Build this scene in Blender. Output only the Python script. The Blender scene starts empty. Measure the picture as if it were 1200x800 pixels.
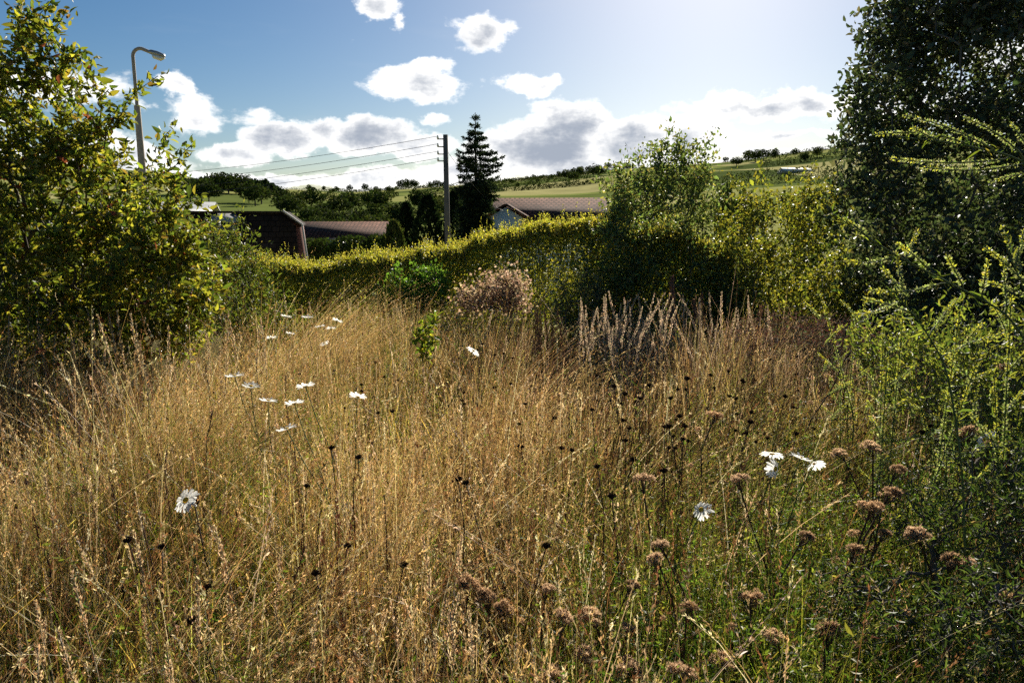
import bpy, math, random
import numpy as np
from mathutils import Vector, Euler

random.seed(7)
rng = np.random.default_rng(7)
R = math.radians
S = bpy.context.scene
COL = S.collection

# ------------------------------------------------------------------ camera
FPX, CX, CY, HZ = 850.0, 600.0, 400.0, 255.0        # lens and horizon line of a 1200 px wide photograph
PITCH = math.atan((CY - HZ) / FPX)
EYE = 1.65
cd = bpy.data.cameras.new('camera'); cam = bpy.data.objects.new('camera', cd); COL.objects.link(cam)
cam.location = (0, 0, EYE); cam.rotation_euler = (math.pi / 2 - PITCH, 0, 0)
cd.sensor_width = 36; cd.lens = 36 * FPX / 1200; cd.clip_start = 0.05; cd.clip_end = 20000
S.camera = cam

def ray(px, py):
    x, y = (px - CX) / FPX, (CY - py) / FPX
    c, s = math.cos(PITCH), math.sin(PITCH)
    return np.array([x, c + y * s, -s + y * c])
def P(px, py, Y):                                   # point of the place seen at a pixel, Y metres ahead
    d = ray(px, py); return d * (Y / d[1]) + np.array([0, 0, EYE])
def Pz(px, py, z):                                  # the same, at height z
    d = ray(px, py); return d * ((z - EYE) / d[2]) + np.array([0, 0, EYE])

# ------------------------------------------------------------------ sky and sun
SUN_AZ, SUN_EL = R(15.0), R(26.5)                   # to the right of straight ahead, above the horizon
def build_world():
    w = bpy.data.worlds.new('World'); S.world = w; w.use_nodes = True
    nt = w.node_tree; nt.nodes.clear(); N = nt.nodes.new; L = nt.links.new
    out = N('ShaderNodeOutputWorld'); bg = N('ShaderNodeBackground'); L(bg.outputs[0], out.inputs[0])
    sky = N('ShaderNodeTexSky'); sky.sky_type = 'NISHITA'; sky.sun_disc = False
    sky.sun_elevation = SUN_EL; sky.sun_rotation = SUN_AZ
    sky.air_density = 1.0; sky.dust_density = 0.75; sky.ozone_density = 3.0; sky.altitude = 300
    bg.inputs[1].default_value = 0.052
    tc = N('ShaderNodeTexCoord'); sep = N('ShaderNodeSeparateXYZ'); L(tc.outputs['Generated'], sep.inputs[0])
    def M(op, a, b=None, c=None, clamp=False):
        n = N('ShaderNodeMath'); n.operation = op; n.use_clamp = clamp
        for i, v in enumerate((a, b, c)):
            if v is None: continue
            if isinstance(v, (int, float)): n.inputs[i].default_value = v
            else: L(v, n.inputs[i])
        return n.outputs[0]
    az = M('ARCTAN2', sep.outputs[0], sep.outputs[1]); el = M('ARCSINE', sep.outputs[2])
    comb = N('ShaderNodeCombineXYZ'); L(az, comb.inputs[0]); L(el, comb.inputs[1])
    def mapr(v, a, b, c, d, smooth=True):
        n = N('ShaderNodeMapRange'); n.clamp = True
        if smooth: n.interpolation_type = 'SMOOTHSTEP'
        L(v, n.inputs[0])
        for i, x in enumerate((a, b, c, d)): n.inputs[i + 1].default_value = x
        return n.outputs[0]
    # warp the directions so cloud outlines billow
    wn = N('ShaderNodeTexNoise'); wn.inputs['Scale'].default_value = 14; wn.inputs['Detail'].default_value = 6
    wn.inputs['Roughness'].default_value = 0.62
    L(comb.outputs[0], wn.inputs['Vector'])
    sub = N('ShaderNodeVectorMath'); sub.operation = 'SUBTRACT'; L(wn.outputs['Color'], sub.inputs[0]); sub.inputs[1].default_value = (.5, .5, .5)
    sc = N('ShaderNodeVectorMath'); sc.operation = 'MULTIPLY'; L(sub.outputs[0], sc.inputs[0]); sc.inputs[1].default_value = (.085, .05, 0)
    add = N('ShaderNodeVectorMath'); L(comb.outputs[0], add.inputs[0]); L(sc.outputs[0], add.inputs[1])
    def field(vec):
        acc = None
        for (px, py, rx, ry, wt) in CLOUDS:
            d = ray(px, py); d = d / np.linalg.norm(d)
            a, e = math.atan2(d[0], d[1]), math.asin(d[2])
            s1 = N('ShaderNodeVectorMath'); s1.operation = 'SUBTRACT'; L(vec, s1.inputs[0]); s1.inputs[1].default_value = (a, e, 0)
            s2 = N('ShaderNodeVectorMath'); s2.operation = 'MULTIPLY'; L(s1.outputs[0], s2.inputs[0])
            s2.inputs[1].default_value = (FPX / rx, FPX / ry, 0)
            s3 = N('ShaderNodeVectorMath'); s3.operation = 'LENGTH'; L(s2.outputs[0], s3.inputs[0])
            v = mapr(s3.outputs['Value'], 0.0, 1.5, wt, 0.0)
            acc = v if acc is None else M('MAXIMUM', acc, v)
        return acc
    f = field(add.outputs[0])
    nz = N('ShaderNodeTexNoise'); nz.inputs['Scale'].default_value = 26; nz.inputs['Detail'].default_value = 9; nz.inputs['Roughness'].default_value = .6
    st = N('ShaderNodeVectorMath'); st.operation = 'MULTIPLY'; L(comb.outputs[0], st.inputs[0]); st.inputs[1].default_value = (.8, 1.5, 1)
    L(st.outputs[0], nz.inputs['Vector'])
    dens = M('ADD', f, M('MULTIPLY', M('SUBTRACT', nz.outputs['Fac'], 0.5), 1.25))
    alpha = mapr(dens, 0.24, 0.60, 0, 1)
    # thick cores let little of the sun behind through, thin rims glow; bases are greyer than tops
    n2 = N('ShaderNodeTexNoise'); n2.inputs['Scale'].default_value = 10; n2.inputs['Detail'].default_value = 6; n2.inputs['Roughness'].default_value = .55
    of = N('ShaderNodeVectorMath'); L(st.outputs[0], of.inputs[0]); of.inputs[1].default_value = (3.1, -.012, 2); L(of.outputs[0], n2.inputs['Vector'])
    core = mapr(M('ADD', M('MULTIPLY', dens, 0.8), M('MULTIPLY', n2.outputs['Fac'], 1.0)), 0.80, 1.52, 0, 1)
    colr = N('ShaderNodeMixRGB'); L(core, colr.inputs[0])
    colr.inputs[1].default_value = (14, 13.8, 13.4, 1); colr.inputs[2].default_value = (4.0, 4.5, 5.4, 1)
    # thin streaks of high cloud
    n3 = N('ShaderNodeTexNoise'); n3.inputs['Scale'].default_value = 7; n3.inputs['Detail'].default_value = 8
    s4 = N('ShaderNodeVectorMath'); s4.operation = 'MULTIPLY'; L(comb.outputs[0], s4.inputs[0]); s4.inputs[1].default_value = (.9, 4.2, 1); L(s4.outputs[0], n3.inputs['Vector'])
    veil = M('MULTIPLY', mapr(n3.outputs['Fac'], .55, .8, 0, .3), mapr(el, .02, .16, 1, .25))
    hs = N('ShaderNodeHueSaturation'); hs.inputs['Saturation'].default_value = 1.32; hs.inputs['Value'].default_value = .74
    L(sky.outputs[0], hs.inputs['Color'])
    m0 = N('ShaderNodeMixRGB'); L(veil, m0.inputs[0]); L(hs.outputs[0], m0.inputs[1]); m0.inputs[2].default_value = (7.5, 7.7, 8, 1)
    m1 = N('ShaderNodeMixRGB'); L(alpha, m1.inputs[0]); L(m0.outputs[0], m1.inputs[1]); L(colr.outputs[0], m1.inputs[2])
    L(m1.outputs[0], bg.inputs[0])
CLOUDS = [  # px, py, half-width, half-height, weight
    (440, 8, 34, 15, .8), (468, 22, 16, 10, .6), (566, 36, 38, 20, .85), (492, 95, 62, 24, 1), (500, 78, 36, 16, .85), (626, 99, 42, 14, .85),
    (510, 140, 22, 11, .7), (240, 132, 46, 24, .62), (205, 100, 20, 14, .6), (300, 138, 36, 16, .5), (170, 128, 20, 14, .5), (330, 164, 56, 20, 1), (275, 180, 52, 16, .95), (380, 150, 34, 16, .85),
    (440, 160, 60, 24, 1.1), (485, 174, 44, 18, .9), (240, 210, 90, 10, .75), (330, 212, 80, 11, .8), (440, 208, 70, 14, .95), (540, 203, 70, 16, .95),
    (600, 178, 64, 34, 1.05), (668, 148, 58, 34, 1.2), (640, 176, 90, 36, 1.2), (730, 170, 76, 34, 1.15), (700, 200, 120, 22, .95),
    (800, 165, 66, 34, .9), (850, 196, 90, 14, .75), (900, 121, 74, 16, 1), (868, 116, 36, 15, .85), (950, 118, 42, 17, .95), (905, 158, 90, 6, .72), (900, 178, 100, 6, .72),
    (1050, 120, 90, 22, .8), (1180, 60, 60, 20, .7), (60, 100, 90, 22, .7), (130, 190, 80, 26, .9), (20, 200, 80, 26, .9), (-200, 120, 150, 40, 1),
    (1400, 120, 170, 40, 1), (1000, 205, 80, 16, .8)]
build_world()
sd = bpy.data.lights.new('sun', 'SUN'); sd.energy = 5.0; sd.angle = R(.5); sd.color = (1, .93, .80)
sun = bpy.data.objects.new('sun', sd); COL.objects.link(sun)
svec = Vector((math.sin(SUN_AZ) * math.cos(SUN_EL), math.cos(SUN_AZ) * math.cos(SUN_EL), math.sin(SUN_EL)))
sun.rotation_euler = svec.to_track_quat('Z', 'Y').to_euler(); sun.location = (20, 60, 40)

S.view_settings.view_transform = 'Standard'; S.view_settings.look = 'None'
S.view_settings.exposure = 0.95; S.view_settings.gamma = 1; S.view_settings.use_curve_mapping = False
S.render.engine = 'CYCLES'
S.cycles.max_bounces = 6; S.cycles.diffuse_bounces = 3; S.cycles.transmission_bounces = 4; S.cycles.glossy_bounces = 2
S.cycles.volume_bounces = 0; S.cycles.transparent_max_bounces = 4
S.cycles.use_adaptive_sampling = True; S.cycles.adaptive_threshold = 0.03
S.cycles.use_denoising = False
S.cycles.sample_clamp_indirect = 6

# ------------------------------------------------------------------ materials
def leafmat(name, trans=.45, rough=.5, spec=.35, tint=(1.25, 1.3, .6), noise=.0):
    m = bpy.data.materials.new(name); m.use_nodes = True; nt = m.node_tree; nt.nodes.clear(); N = nt.nodes.new; L = nt.links.new
    o = N('ShaderNodeOutputMaterial'); a = N('ShaderNodeAttribute'); a.attribute_name = 'Col'
    p = N('ShaderNodeBsdfPrincipled'); p.inputs['Roughness'].default_value = rough; p.inputs['Specular IOR Level'].default_value = spec
    t = N('ShaderNodeBsdfTranslucent'); mx = N('ShaderNodeMixShader'); mx.inputs[0].default_value = trans
    mu = N('ShaderNodeMixRGB'); mu.blend_type = 'MULTIPLY'; mu.inputs[0].default_value = 1; mu.inputs[2].default_value = (*tint, 1)
    src = a.outputs['Color']
    if noise:
        tc = N('ShaderNodeTexCoord'); n = N('ShaderNodeTexNoise'); n.inputs['Scale'].default_value = noise; n.inputs['Detail'].default_value = 4
        L(tc.outputs['Object'], n.inputs['Vector'])
        r = N('ShaderNodeMapRange'); L(n.outputs['Fac'], r.inputs[0]); r.inputs[1].default_value = .3; r.inputs[2].default_value = .7; r.inputs[3].default_value = .7; r.inputs[4].default_value = 1.3
        v = N('ShaderNodeMixRGB'); v.blend_type = 'MULTIPLY'; v.inputs[0].default_value = 1; L(src, v.inputs[1]); L(r.outputs[0], v.inputs[2]); src = v.outputs[0]
    L(src, p.inputs['Base Color']); L(src, mu.inputs[1]); L(mu.outputs[0], t.inputs['Color'])
    L(p.outputs[0], mx.inputs[1]); L(t.outputs[0], mx.inputs[2]); L(mx.outputs[0], o.inputs[0])
    return m
def solid(name, c1, c2=None, scale=8, rough=.8, bump=.2, stretch=(1, 1, 1), spec=.3, metal=0):
    m = bpy.data.materials.new(name); m.use_nodes = True; nt = m.node_tree; N = nt.nodes.new; L = nt.links.new
    p = nt.nodes['Principled BSDF']; p.inputs['Roughness'].default_value = rough; p.inputs['Specular IOR Level'].default_value = spec
    p.inputs['Metallic'].default_value = metal
    tc = N('ShaderNodeTexCoord'); mp = N('ShaderNodeMapping'); mp.inputs['Scale'].default_value = stretch; L(tc.outputs['Object'], mp.inputs[0])
    n = N('ShaderNodeTexNoise'); n.inputs['Scale'].default_value = scale; n.inputs['Detail'].default_value = 6; L(mp.outputs[0], n.inputs['Vector'])
    r = N('ShaderNodeMapRange'); L(n.outputs['Fac'], r.inputs[0]); r.inputs[1].default_value = .3; r.inputs[2].default_value = .7
    x = N('ShaderNodeMixRGB'); L(r.outputs[0], x.inputs[0]); x.inputs[1].default_value = (*c1, 1); x.inputs[2].default_value = (*(c2 or [v * .7 for v in c1]), 1)
    L(x.outputs[0], p.inputs['Base Color'])
    b = N('ShaderNodeBump'); b.inputs['Strength'].default_value = bump; b.inputs['Distance'].default_value = .02
    L(n.outputs['Fac'], b.inputs['Height']); L(b.outputs[0], p.inputs['Normal'])
    return m
def tilemat(name, c1, c2, bw, bh, mortar, rough=.8, axes='XZ'):
    m = bpy.data.materials.new(name); m.use_nodes = True; nt = m.node_tree; N = nt.nodes.new; L = nt.links.new
    p = nt.nodes['Principled BSDF']; p.inputs['Roughness'].default_value = .95; p.inputs['Specular IOR Level'].default_value = .1
    uv = N('ShaderNodeUVMap'); uv.uv_map = 'UV'
    b = N('ShaderNodeTexBrick'); b.inputs['Scale'].default_value = 1; b.inputs['Brick Width'].default_value = bw; b.inputs['Row Height'].default_value = bh
    b.inputs['Mortar Size'].default_value = mortar; b.inputs['Color1'].default_value = (*c1, 1); b.inputs['Color2'].default_value = (*c2, 1)
    b.inputs['Mortar'].default_value = (*[v * .35 for v in c1], 1); L(uv.outputs[0], b.inputs['Vector'])
    n = N('ShaderNodeTexNoise'); n.inputs['Scale'].default_value = 1.3; n.inputs['Detail'].default_value = 6; L(uv.outputs[0], n.inputs['Vector'])
    r = N('ShaderNodeMapRange'); L(n.outputs['Fac'], r.inputs[0]); r.inputs[1].default_value = .3; r.inputs[2].default_value = .7; r.inputs[3].default_value = .65; r.inputs[4].default_value = 1.2
    v = N('ShaderNodeMixRGB'); v.blend_type = 'MULTIPLY'; v.inputs[0].default_value = 1; L(b.outputs['Color'], v.inputs[1]); L(r.outputs[0], v.inputs[2])
    L(v.outputs[0], p.inputs['Base Color'])
    bp = N('ShaderNodeBump'); bp.inputs['Strength'].default_value = .8; bp.inputs['Distance'].default_value = .04; bp.invert = True
    L(b.outputs['Fac'], bp.inputs['Height']); L(bp.outputs[0], p.inputs['Normal'])
    return m

M_leaf = leafmat('leaf_green', .55, .48, .3)
M_holly = leafmat('leaf_holly', .34, .5, .2, tint=(1.1, 1.3, .6))
M_hedge = leafmat('leaf_hedge', .5, .5, .35, tint=(1.35, 1.3, .5))
M_far = leafmat('leaf_far', .25, .9, .03)
M_dry = leafmat('dry_grass', .42, .5, .35, tint=(1.24, 1.12, .86))
M_green = leafmat('green_grass', .5, .42, .4, tint=(1.35, 1.35, .45))
M_petal = leafmat('petal', .6, .6, .2, tint=(1.1, 1.1, 1.1))
M_head = leafmat('seed_head', .12, .9, .1, tint=(1, 1, 1))
M_fluff = leafmat('seed_fluff', .6, .8, .1, tint=(1.25, 1.15, 1))
M_stalk = leafmat('stalk', .05, .75, .2, tint=(1, 1, 1))
M_bark = solid('bark', (.075, .06, .045), (.14, .12, .095), 14, .9, .6, (1, 1, .25))
M_pole = solid('weathered_wood', (.10, .08, .06), (.17, .15, .13), 10, .85, .4, (4, 4, .3))
M_conc = solid('lamp_column_concrete', (.33, .27, .22), (.42, .36, .31), 12, .8, .2)
M_metal = solid('lamp_metal', (.42, .42, .42), (.3, .3, .3), 10, .45, .05, metal=.6)
M_glass = solid('lamp_bowl', (.7, .68, .62), (.8, .78, .75), 3, .25, .02, spec=.6)
M_wire = solid('wire', (.05, .05, .055), None, 3, .6, 0)
M_slate = tilemat('slate_roof', (.028, .021, .019), (.042, .03, .026), .3, .22, .012)
M_rtile = tilemat('brown_tile_roof', (.13, .062, .042), (.17, .085, .06), .33, .3, .05)
M_brick = tilemat('pink_brick', (.22, .10, .08), (.17, .075, .06), .225, .075, .01)
M_verge = solid('verge_board', (.45, .42, .40), (.36, .34, .32), 6, .7, .05)
M_render = solid('white_render', (.80, .76, .66), (.70, .66, .56), 3, .85, .1)
M_grey = solid('pale_sheet_roof', (.22, .23, .24), (.3, .3, .3), 3, .5, .05)
M_dark = solid('dark_glass', (.02, .024, .03), (.03, .03, .035), 2, .12, 0, spec=.7)
M_soil = None

# ------------------------------------------------------------------ mesh helpers
def tag(o, label=None, cat=None, group=None, kind=None):
    if label: o['label'] = label
    if cat: o['category'] = cat
    if group: o['group'] = group
    if kind: o['kind'] = kind
    return o
def empty(name, loc, label, cat, group=None, rz=0, sc=1):
    o = bpy.data.objects.new(name, None); COL.objects.link(o); o.location = loc; o.rotation_euler = (0, 0, rz); o.scale = (sc, sc, sc)
    o.empty_display_size = .1; o['kind'] = 'thing'
    return tag(o, label, cat, group)
def copy_tree(src, parent=None):
    c = src.copy(); COL.objects.link(c); c.parent = parent
    for ch in src.children: copy_tree(ch, c)
    return c
class Geo:
    """collects vertex / face / colour arrays, linked as ONE mesh object"""
    def __init__(s): s.v = []; s.f = []; s.c = []; s.n = 0
    def add(s, v, f, c):
        v = np.asarray(v, float).reshape(-1, 3); f = np.asarray(f, int)
        c = np.asarray(c, float)
        if c.ndim == 1: c = np.tile(c, (len(v), 1))
        s.v.append(v); s.c.append(c.reshape(-1, 3)); s.f.append(f + s.n); s.n += len(v)
    def build(s, name, mat, parent=None, smooth=False, loc=None):
        me = bpy.data.meshes.new(name)
        V = np.concatenate(s.v); C = np.concatenate(s.c)
        if loc is not None: V = V - np.asarray(loc)
        me.vertices.add(len(V)); me.vertices.foreach_set('co', V.astype(np.float32).ravel())
        lt = np.concatenate([np.full(len(f), f.shape[1]) for f in s.f]); li = np.concatenate([f.ravel() for f in s.f])
        ls = np.concatenate([[0], np.cumsum(lt)[:-1]])
        me.loops.add(len(li)); me.loops.foreach_set('vertex_index', li.astype(np.int32))
        me.polygons.add(len(lt)); me.polygons.foreach_set('loop_start', ls.astype(np.int32))
        if smooth: me.polygons.foreach_set('use_smooth', np.ones(len(lt), bool))
        me.update(calc_edges=True)
        a = me.attributes.new('Col', 'FLOAT_COLOR', 'POINT')
        a.data.foreach_set('color', np.concatenate([C, np.ones((len(C), 1))], 1).astype(np.float32).ravel())
        me.materials.append(mat)
        o = bpy.data.objects.new(name, me); COL.objects.link(o); o.parent = parent
        if loc is not None and parent is None: o.location = loc
        return o
def norm(a): return a / (np.linalg.norm(a, axis=-1, keepdims=True) + 1e-9)
def rand_dir(n, r=rng): return norm(r.normal(size=(n, 3)))
# leaf outline templates: along (a), across (b), fold/curl (c)
LEAF6 = (np.array([[0, 0, 0], [.35, .5, .10], [.35, 0, 0], [.35, -.5, .10], [.75, .32, .02], [.75, 0, -.07], [.75, -.32, .02], [1, 0, -.16]]),
         [[0, 2, 1], [0, 3, 2]], [[1, 2, 5, 4], [2, 3, 6, 5]], [[4, 5, 7], [5, 6, 7]])
def leaves(g, pos, axis, size, width, col, full=True, r=rng):
    """one leaf blade for each position: axis = direction of its midrib"""
    n = len(pos); axis = norm(axis); side = norm(np.cross(axis, rand_dir(n, r))); up = np.cross(axis, side)
    size = np.broadcast_to(np.asarray(size, float), (n,)); 
    if full:
        T = LEAF6[0]
        V = pos[:, None, :] + size[:, None, None] * (T[None, :, 0:1] * axis[:, None, :] + T[None, :, 1:2] * width * side[:, None, :] + T[None, :, 2:3] * up[:, None, :])
        k = len(T); base = (np.arange(n) * k)[:, None]
        C = np.repeat(col, k, 0)
        g.v.append(V.reshape(-1, 3)); g.c.append(C)
        for F in ([[0, 2, 1], [0, 3, 2], [4, 5, 7], [5, 6, 7]], [[1, 2, 5, 4], [2, 3, 6, 5]]):
            F = np.array(F); g.f.append((base[:, :, None] + F[None]).reshape(-1, F.shape[1]) + g.n)
        g.n += n * k
    else:
        T = np.array([[0, 0, 0], [.45, .5, .06], [1, 0, -.08], [.45, -.5, .06]])
        V = pos[:, None, :] + size[:, None, None] * (T[None, :, 0:1] * axis[:, None, :] + T[None, :, 1:2] * width * side[:, None, :] + T[None, :, 2:3] * up[:, None, :])
        base = (np.arange(n) * 4)[:, None]; F = np.array([[0, 1, 2], [0, 2, 3]])
        g.v.append(V.reshape(-1, 3)); g.c.append(np.repeat(col, 4, 0)); g.f.append((base[:, :, None] + F[None]).reshape(-1, 3) + g.n); g.n += n * 4
def tubes(g, A, B, ra, rb, col, k=5):
    """tapered tube for each segment A->B"""
    A = np.asarray(A, float).reshape(-1, 3); B = np.asarray(B, float).reshape(-1, 3); n = len(A)
    ra = np.broadcast_to(np.asarray(ra, float), (n,)); rb = np.broadcast_to(np.asarray(rb, float), (n,))
    d = norm(B - A); h = np.where(np.abs(d[:, 2:3]) < .9, np.array([[0, 0, 1.]]), np.array([[1., 0, 0]]))
    s = norm(np.cross(d, h)); u = np.cross(s, d)
    t = np.arange(k) * 2 * np.pi / k
    ring = np.cos(t)[None, :, None] * s[:, None, :] + np.sin(t)[None, :, None] * u[:, None, :]
    V = np.concatenate([A[:, None] + ring * ra[:, None, None], B[:, None] + ring * rb[:, None, None]], 1)
    i = np.arange(k); j = (i + 1) % k
    F = np.stack([i, j, j + k, i + k], 1); base = (np.arange(n) * 2 * k)[:, None, None]
    C = np.broadcast_to(np.asarray(col, float), (n, 3)) if np.ndim(col) > 1 else np.tile(col, (n, 1))
    g.add(V.reshape(-1, 3), (base + F[None]).reshape(-1, 4), np.repeat(C, 2 * k, 0))
def polytube(g, pts, rad, col, k=5):
    """one continuous tapered tube along points, closed at the tip"""
    pts = np.asarray(pts, float); n = len(pts); rad = np.broadcast_to(np.asarray(rad, float), (n,))
    d = norm(np.gradient(pts, axis=0)); h = np.array([0.12, 1., .05]) if abs(d[:, 1]).max() < .8 else np.array([1., .1, .05])
    s = norm(np.cross(d, h)); u = np.cross(s, d); t = np.arange(k) * 2 * np.pi / k
    ring = np.cos(t)[None, :, None] * s[:, None, :] + np.sin(t)[None, :, None] * u[:, None, :]
    V = (pts[:, None] + ring * rad[:, None, None]).reshape(-1, 3)
    i = np.arange(k); j = (i + 1) % k; F = np.stack([i, j, j + k, i + k], 1)
    g.add(V, (np.arange(n - 1)[:, None, None] * k + F[None]).reshape(-1, 4), np.asarray(col, float))
    g.f.append(np.array([list(range(g.n - k, g.n))])) if k in (3, 4) else None
def ribbons(g, base, h, lean_dir, lean, droop, w, col0, col1, seg=5, r=rng):
    """thin curved blades; returns a function giving points along them"""
    n = len(base); t = np.linspace(0, 1, seg + 1)[None, :, None]
    def at(tt):
        tt = np.asarray(tt)
        return base[:, None] + lean_dir[:, None] * (lean * h)[:, None, None] * tt ** 2 + np.array([0, 0, 1.]) * h[:, None, None] * (tt - droop[:, None, None] * tt ** 3)
    C = at(t); a = r.uniform(0, np.pi, n); side = np.stack([np.cos(a), np.sin(a), np.zeros(n)], 1)[:, None]
    ww = (w[:, None, None] * (1 - .85 * t ** 2)) * .5
    V = np.stack([C - side * ww, C + side * ww], 2).reshape(n, -1, 3)
    i = np.arange(seg); F = np.stack([2 * i, 2 * i + 1, 2 * i + 3, 2 * i + 2], 1)
    b = (np.arange(n) * 2 * (seg + 1))[:, None, None]
    cc = col0[:, None] * (1 - t) + col1[:, None] * t
    cc = np.repeat(cc, 2, 1).reshape(-1, 3)
    g.add(V.reshape(-1, 3), (b + F[None]).reshape(-1, 4), cc)
    return at
def pal(n, cols, weights=None, jit=.18, r=rng):
    c = np.array(cols, float); w = None if weights is None else np.array(weights, float) / np.sum(weights)
    k = r.choice(len(c), n, p=w); return np.clip(c[k] * r.lognormal(0, jit, (n, 1)) * r.lognormal(0, jit * .3, (n, 3)), .003, .95)
def box(g, lo, hi, col=(.5, .5, .5)):
    x0, y0, z0 = lo; x1, y1, z1 = hi
    V = [(x0, y0, z0), (x1, y0, z0), (x1, y1, z0), (x0, y1, z0), (x0, y0, z1), (x1, y0, z1), (x1, y1, z1), (x0, y1, z1)]
    g.add(V, [[0, 3, 2, 1], [4, 5, 6, 7], [0, 1, 5, 4], [1, 2, 6, 5], [2, 3, 7, 6], [3, 0, 4, 7]], col)

def vnoise(x, y, s, seed=0):
    """smooth value noise, vectorised"""
    x = np.asarray(x, float) / s + seed * 17.3; y = np.asarray(y, float) / s - seed * 9.1
    xi, yi = np.floor(x).astype(int), np.floor(y).astype(int); fx, fy = x - xi, y - yi
    fx = fx * fx * (3 - 2 * fx); fy = fy * fy * (3 - 2 * fy)
    def hsh(a, b): 
        q = np.sin(a * 127.1 + b * 311.7 + seed * 74.7) * 43758.5453; return q - np.floor(q)
    return (hsh(xi, yi) * (1 - fx) + hsh(xi + 1, yi) * fx) * (1 - fy) + (hsh(xi, yi + 1) * (1 - fx) + hsh(xi + 1, yi + 1) * fx) * fy

# ------------------------------------------------------------------ ground
def sm(a, b, x): t = np.clip((np.asarray(x, float) - a) / (b - a), 0, 1); return t * t * (3 - 2 * t)
SKY_PX = [(-900, 225), (0, 212), (150, 214), (205, 216), (250, 224), (340, 231), (420, 232), (520, 226), (600, 220), (660, 216), (720, 210),
          (800, 206), (860, 203), (940, 196), (1000, 192), (1200, 190), (1900, 215)]
SAZ = [math.atan((p[0] - CX) / FPX) for p in SKY_PX]; SEL = [(HZ - p[1]) / FPX for p in SKY_PX]
RIDGE = 1400.0
def ground(x, y):
    x = np.asarray(x, float); y = np.asarray(y, float); r = np.hypot(x, y); az = np.arctan2(x, y)
    h = -.27 * sm(2.5, 8.5, y) - 3.4 * sm(10.5, 27, y)
    h = h + .04 * (vnoise(x, y, 1.7, 3) - .5) * (r < 60)
    E = np.interp(np.abs(az) * np.sign(az), SAZ, SEL)
    H = E * RIDGE + EYE
    far = sm(70, RIDGE, r)
    hill = h * (1 - sm(60, 300, r)) + far ** .85 * H + 2 * (sm(60, 300, r)) * (r < 5000)
    # nearer wooded hill on the left
    hill = hill + 3 * np.exp(-(((az - math.atan((250 - CX) / FPX)) / .12) ** 2)) * np.exp(-(((r - 520) / 190) ** 2))
    hill = hill + (vnoise(x, y, 90, 5) - .5) * 5 * sm(120, 400, r)
    hill = hill - 60 * sm(RIDGE * 1.15, 4500, r)
    return hill
def ground_z(x, y): return float(ground(np.array([x]), np.array([y]))[0])
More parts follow.
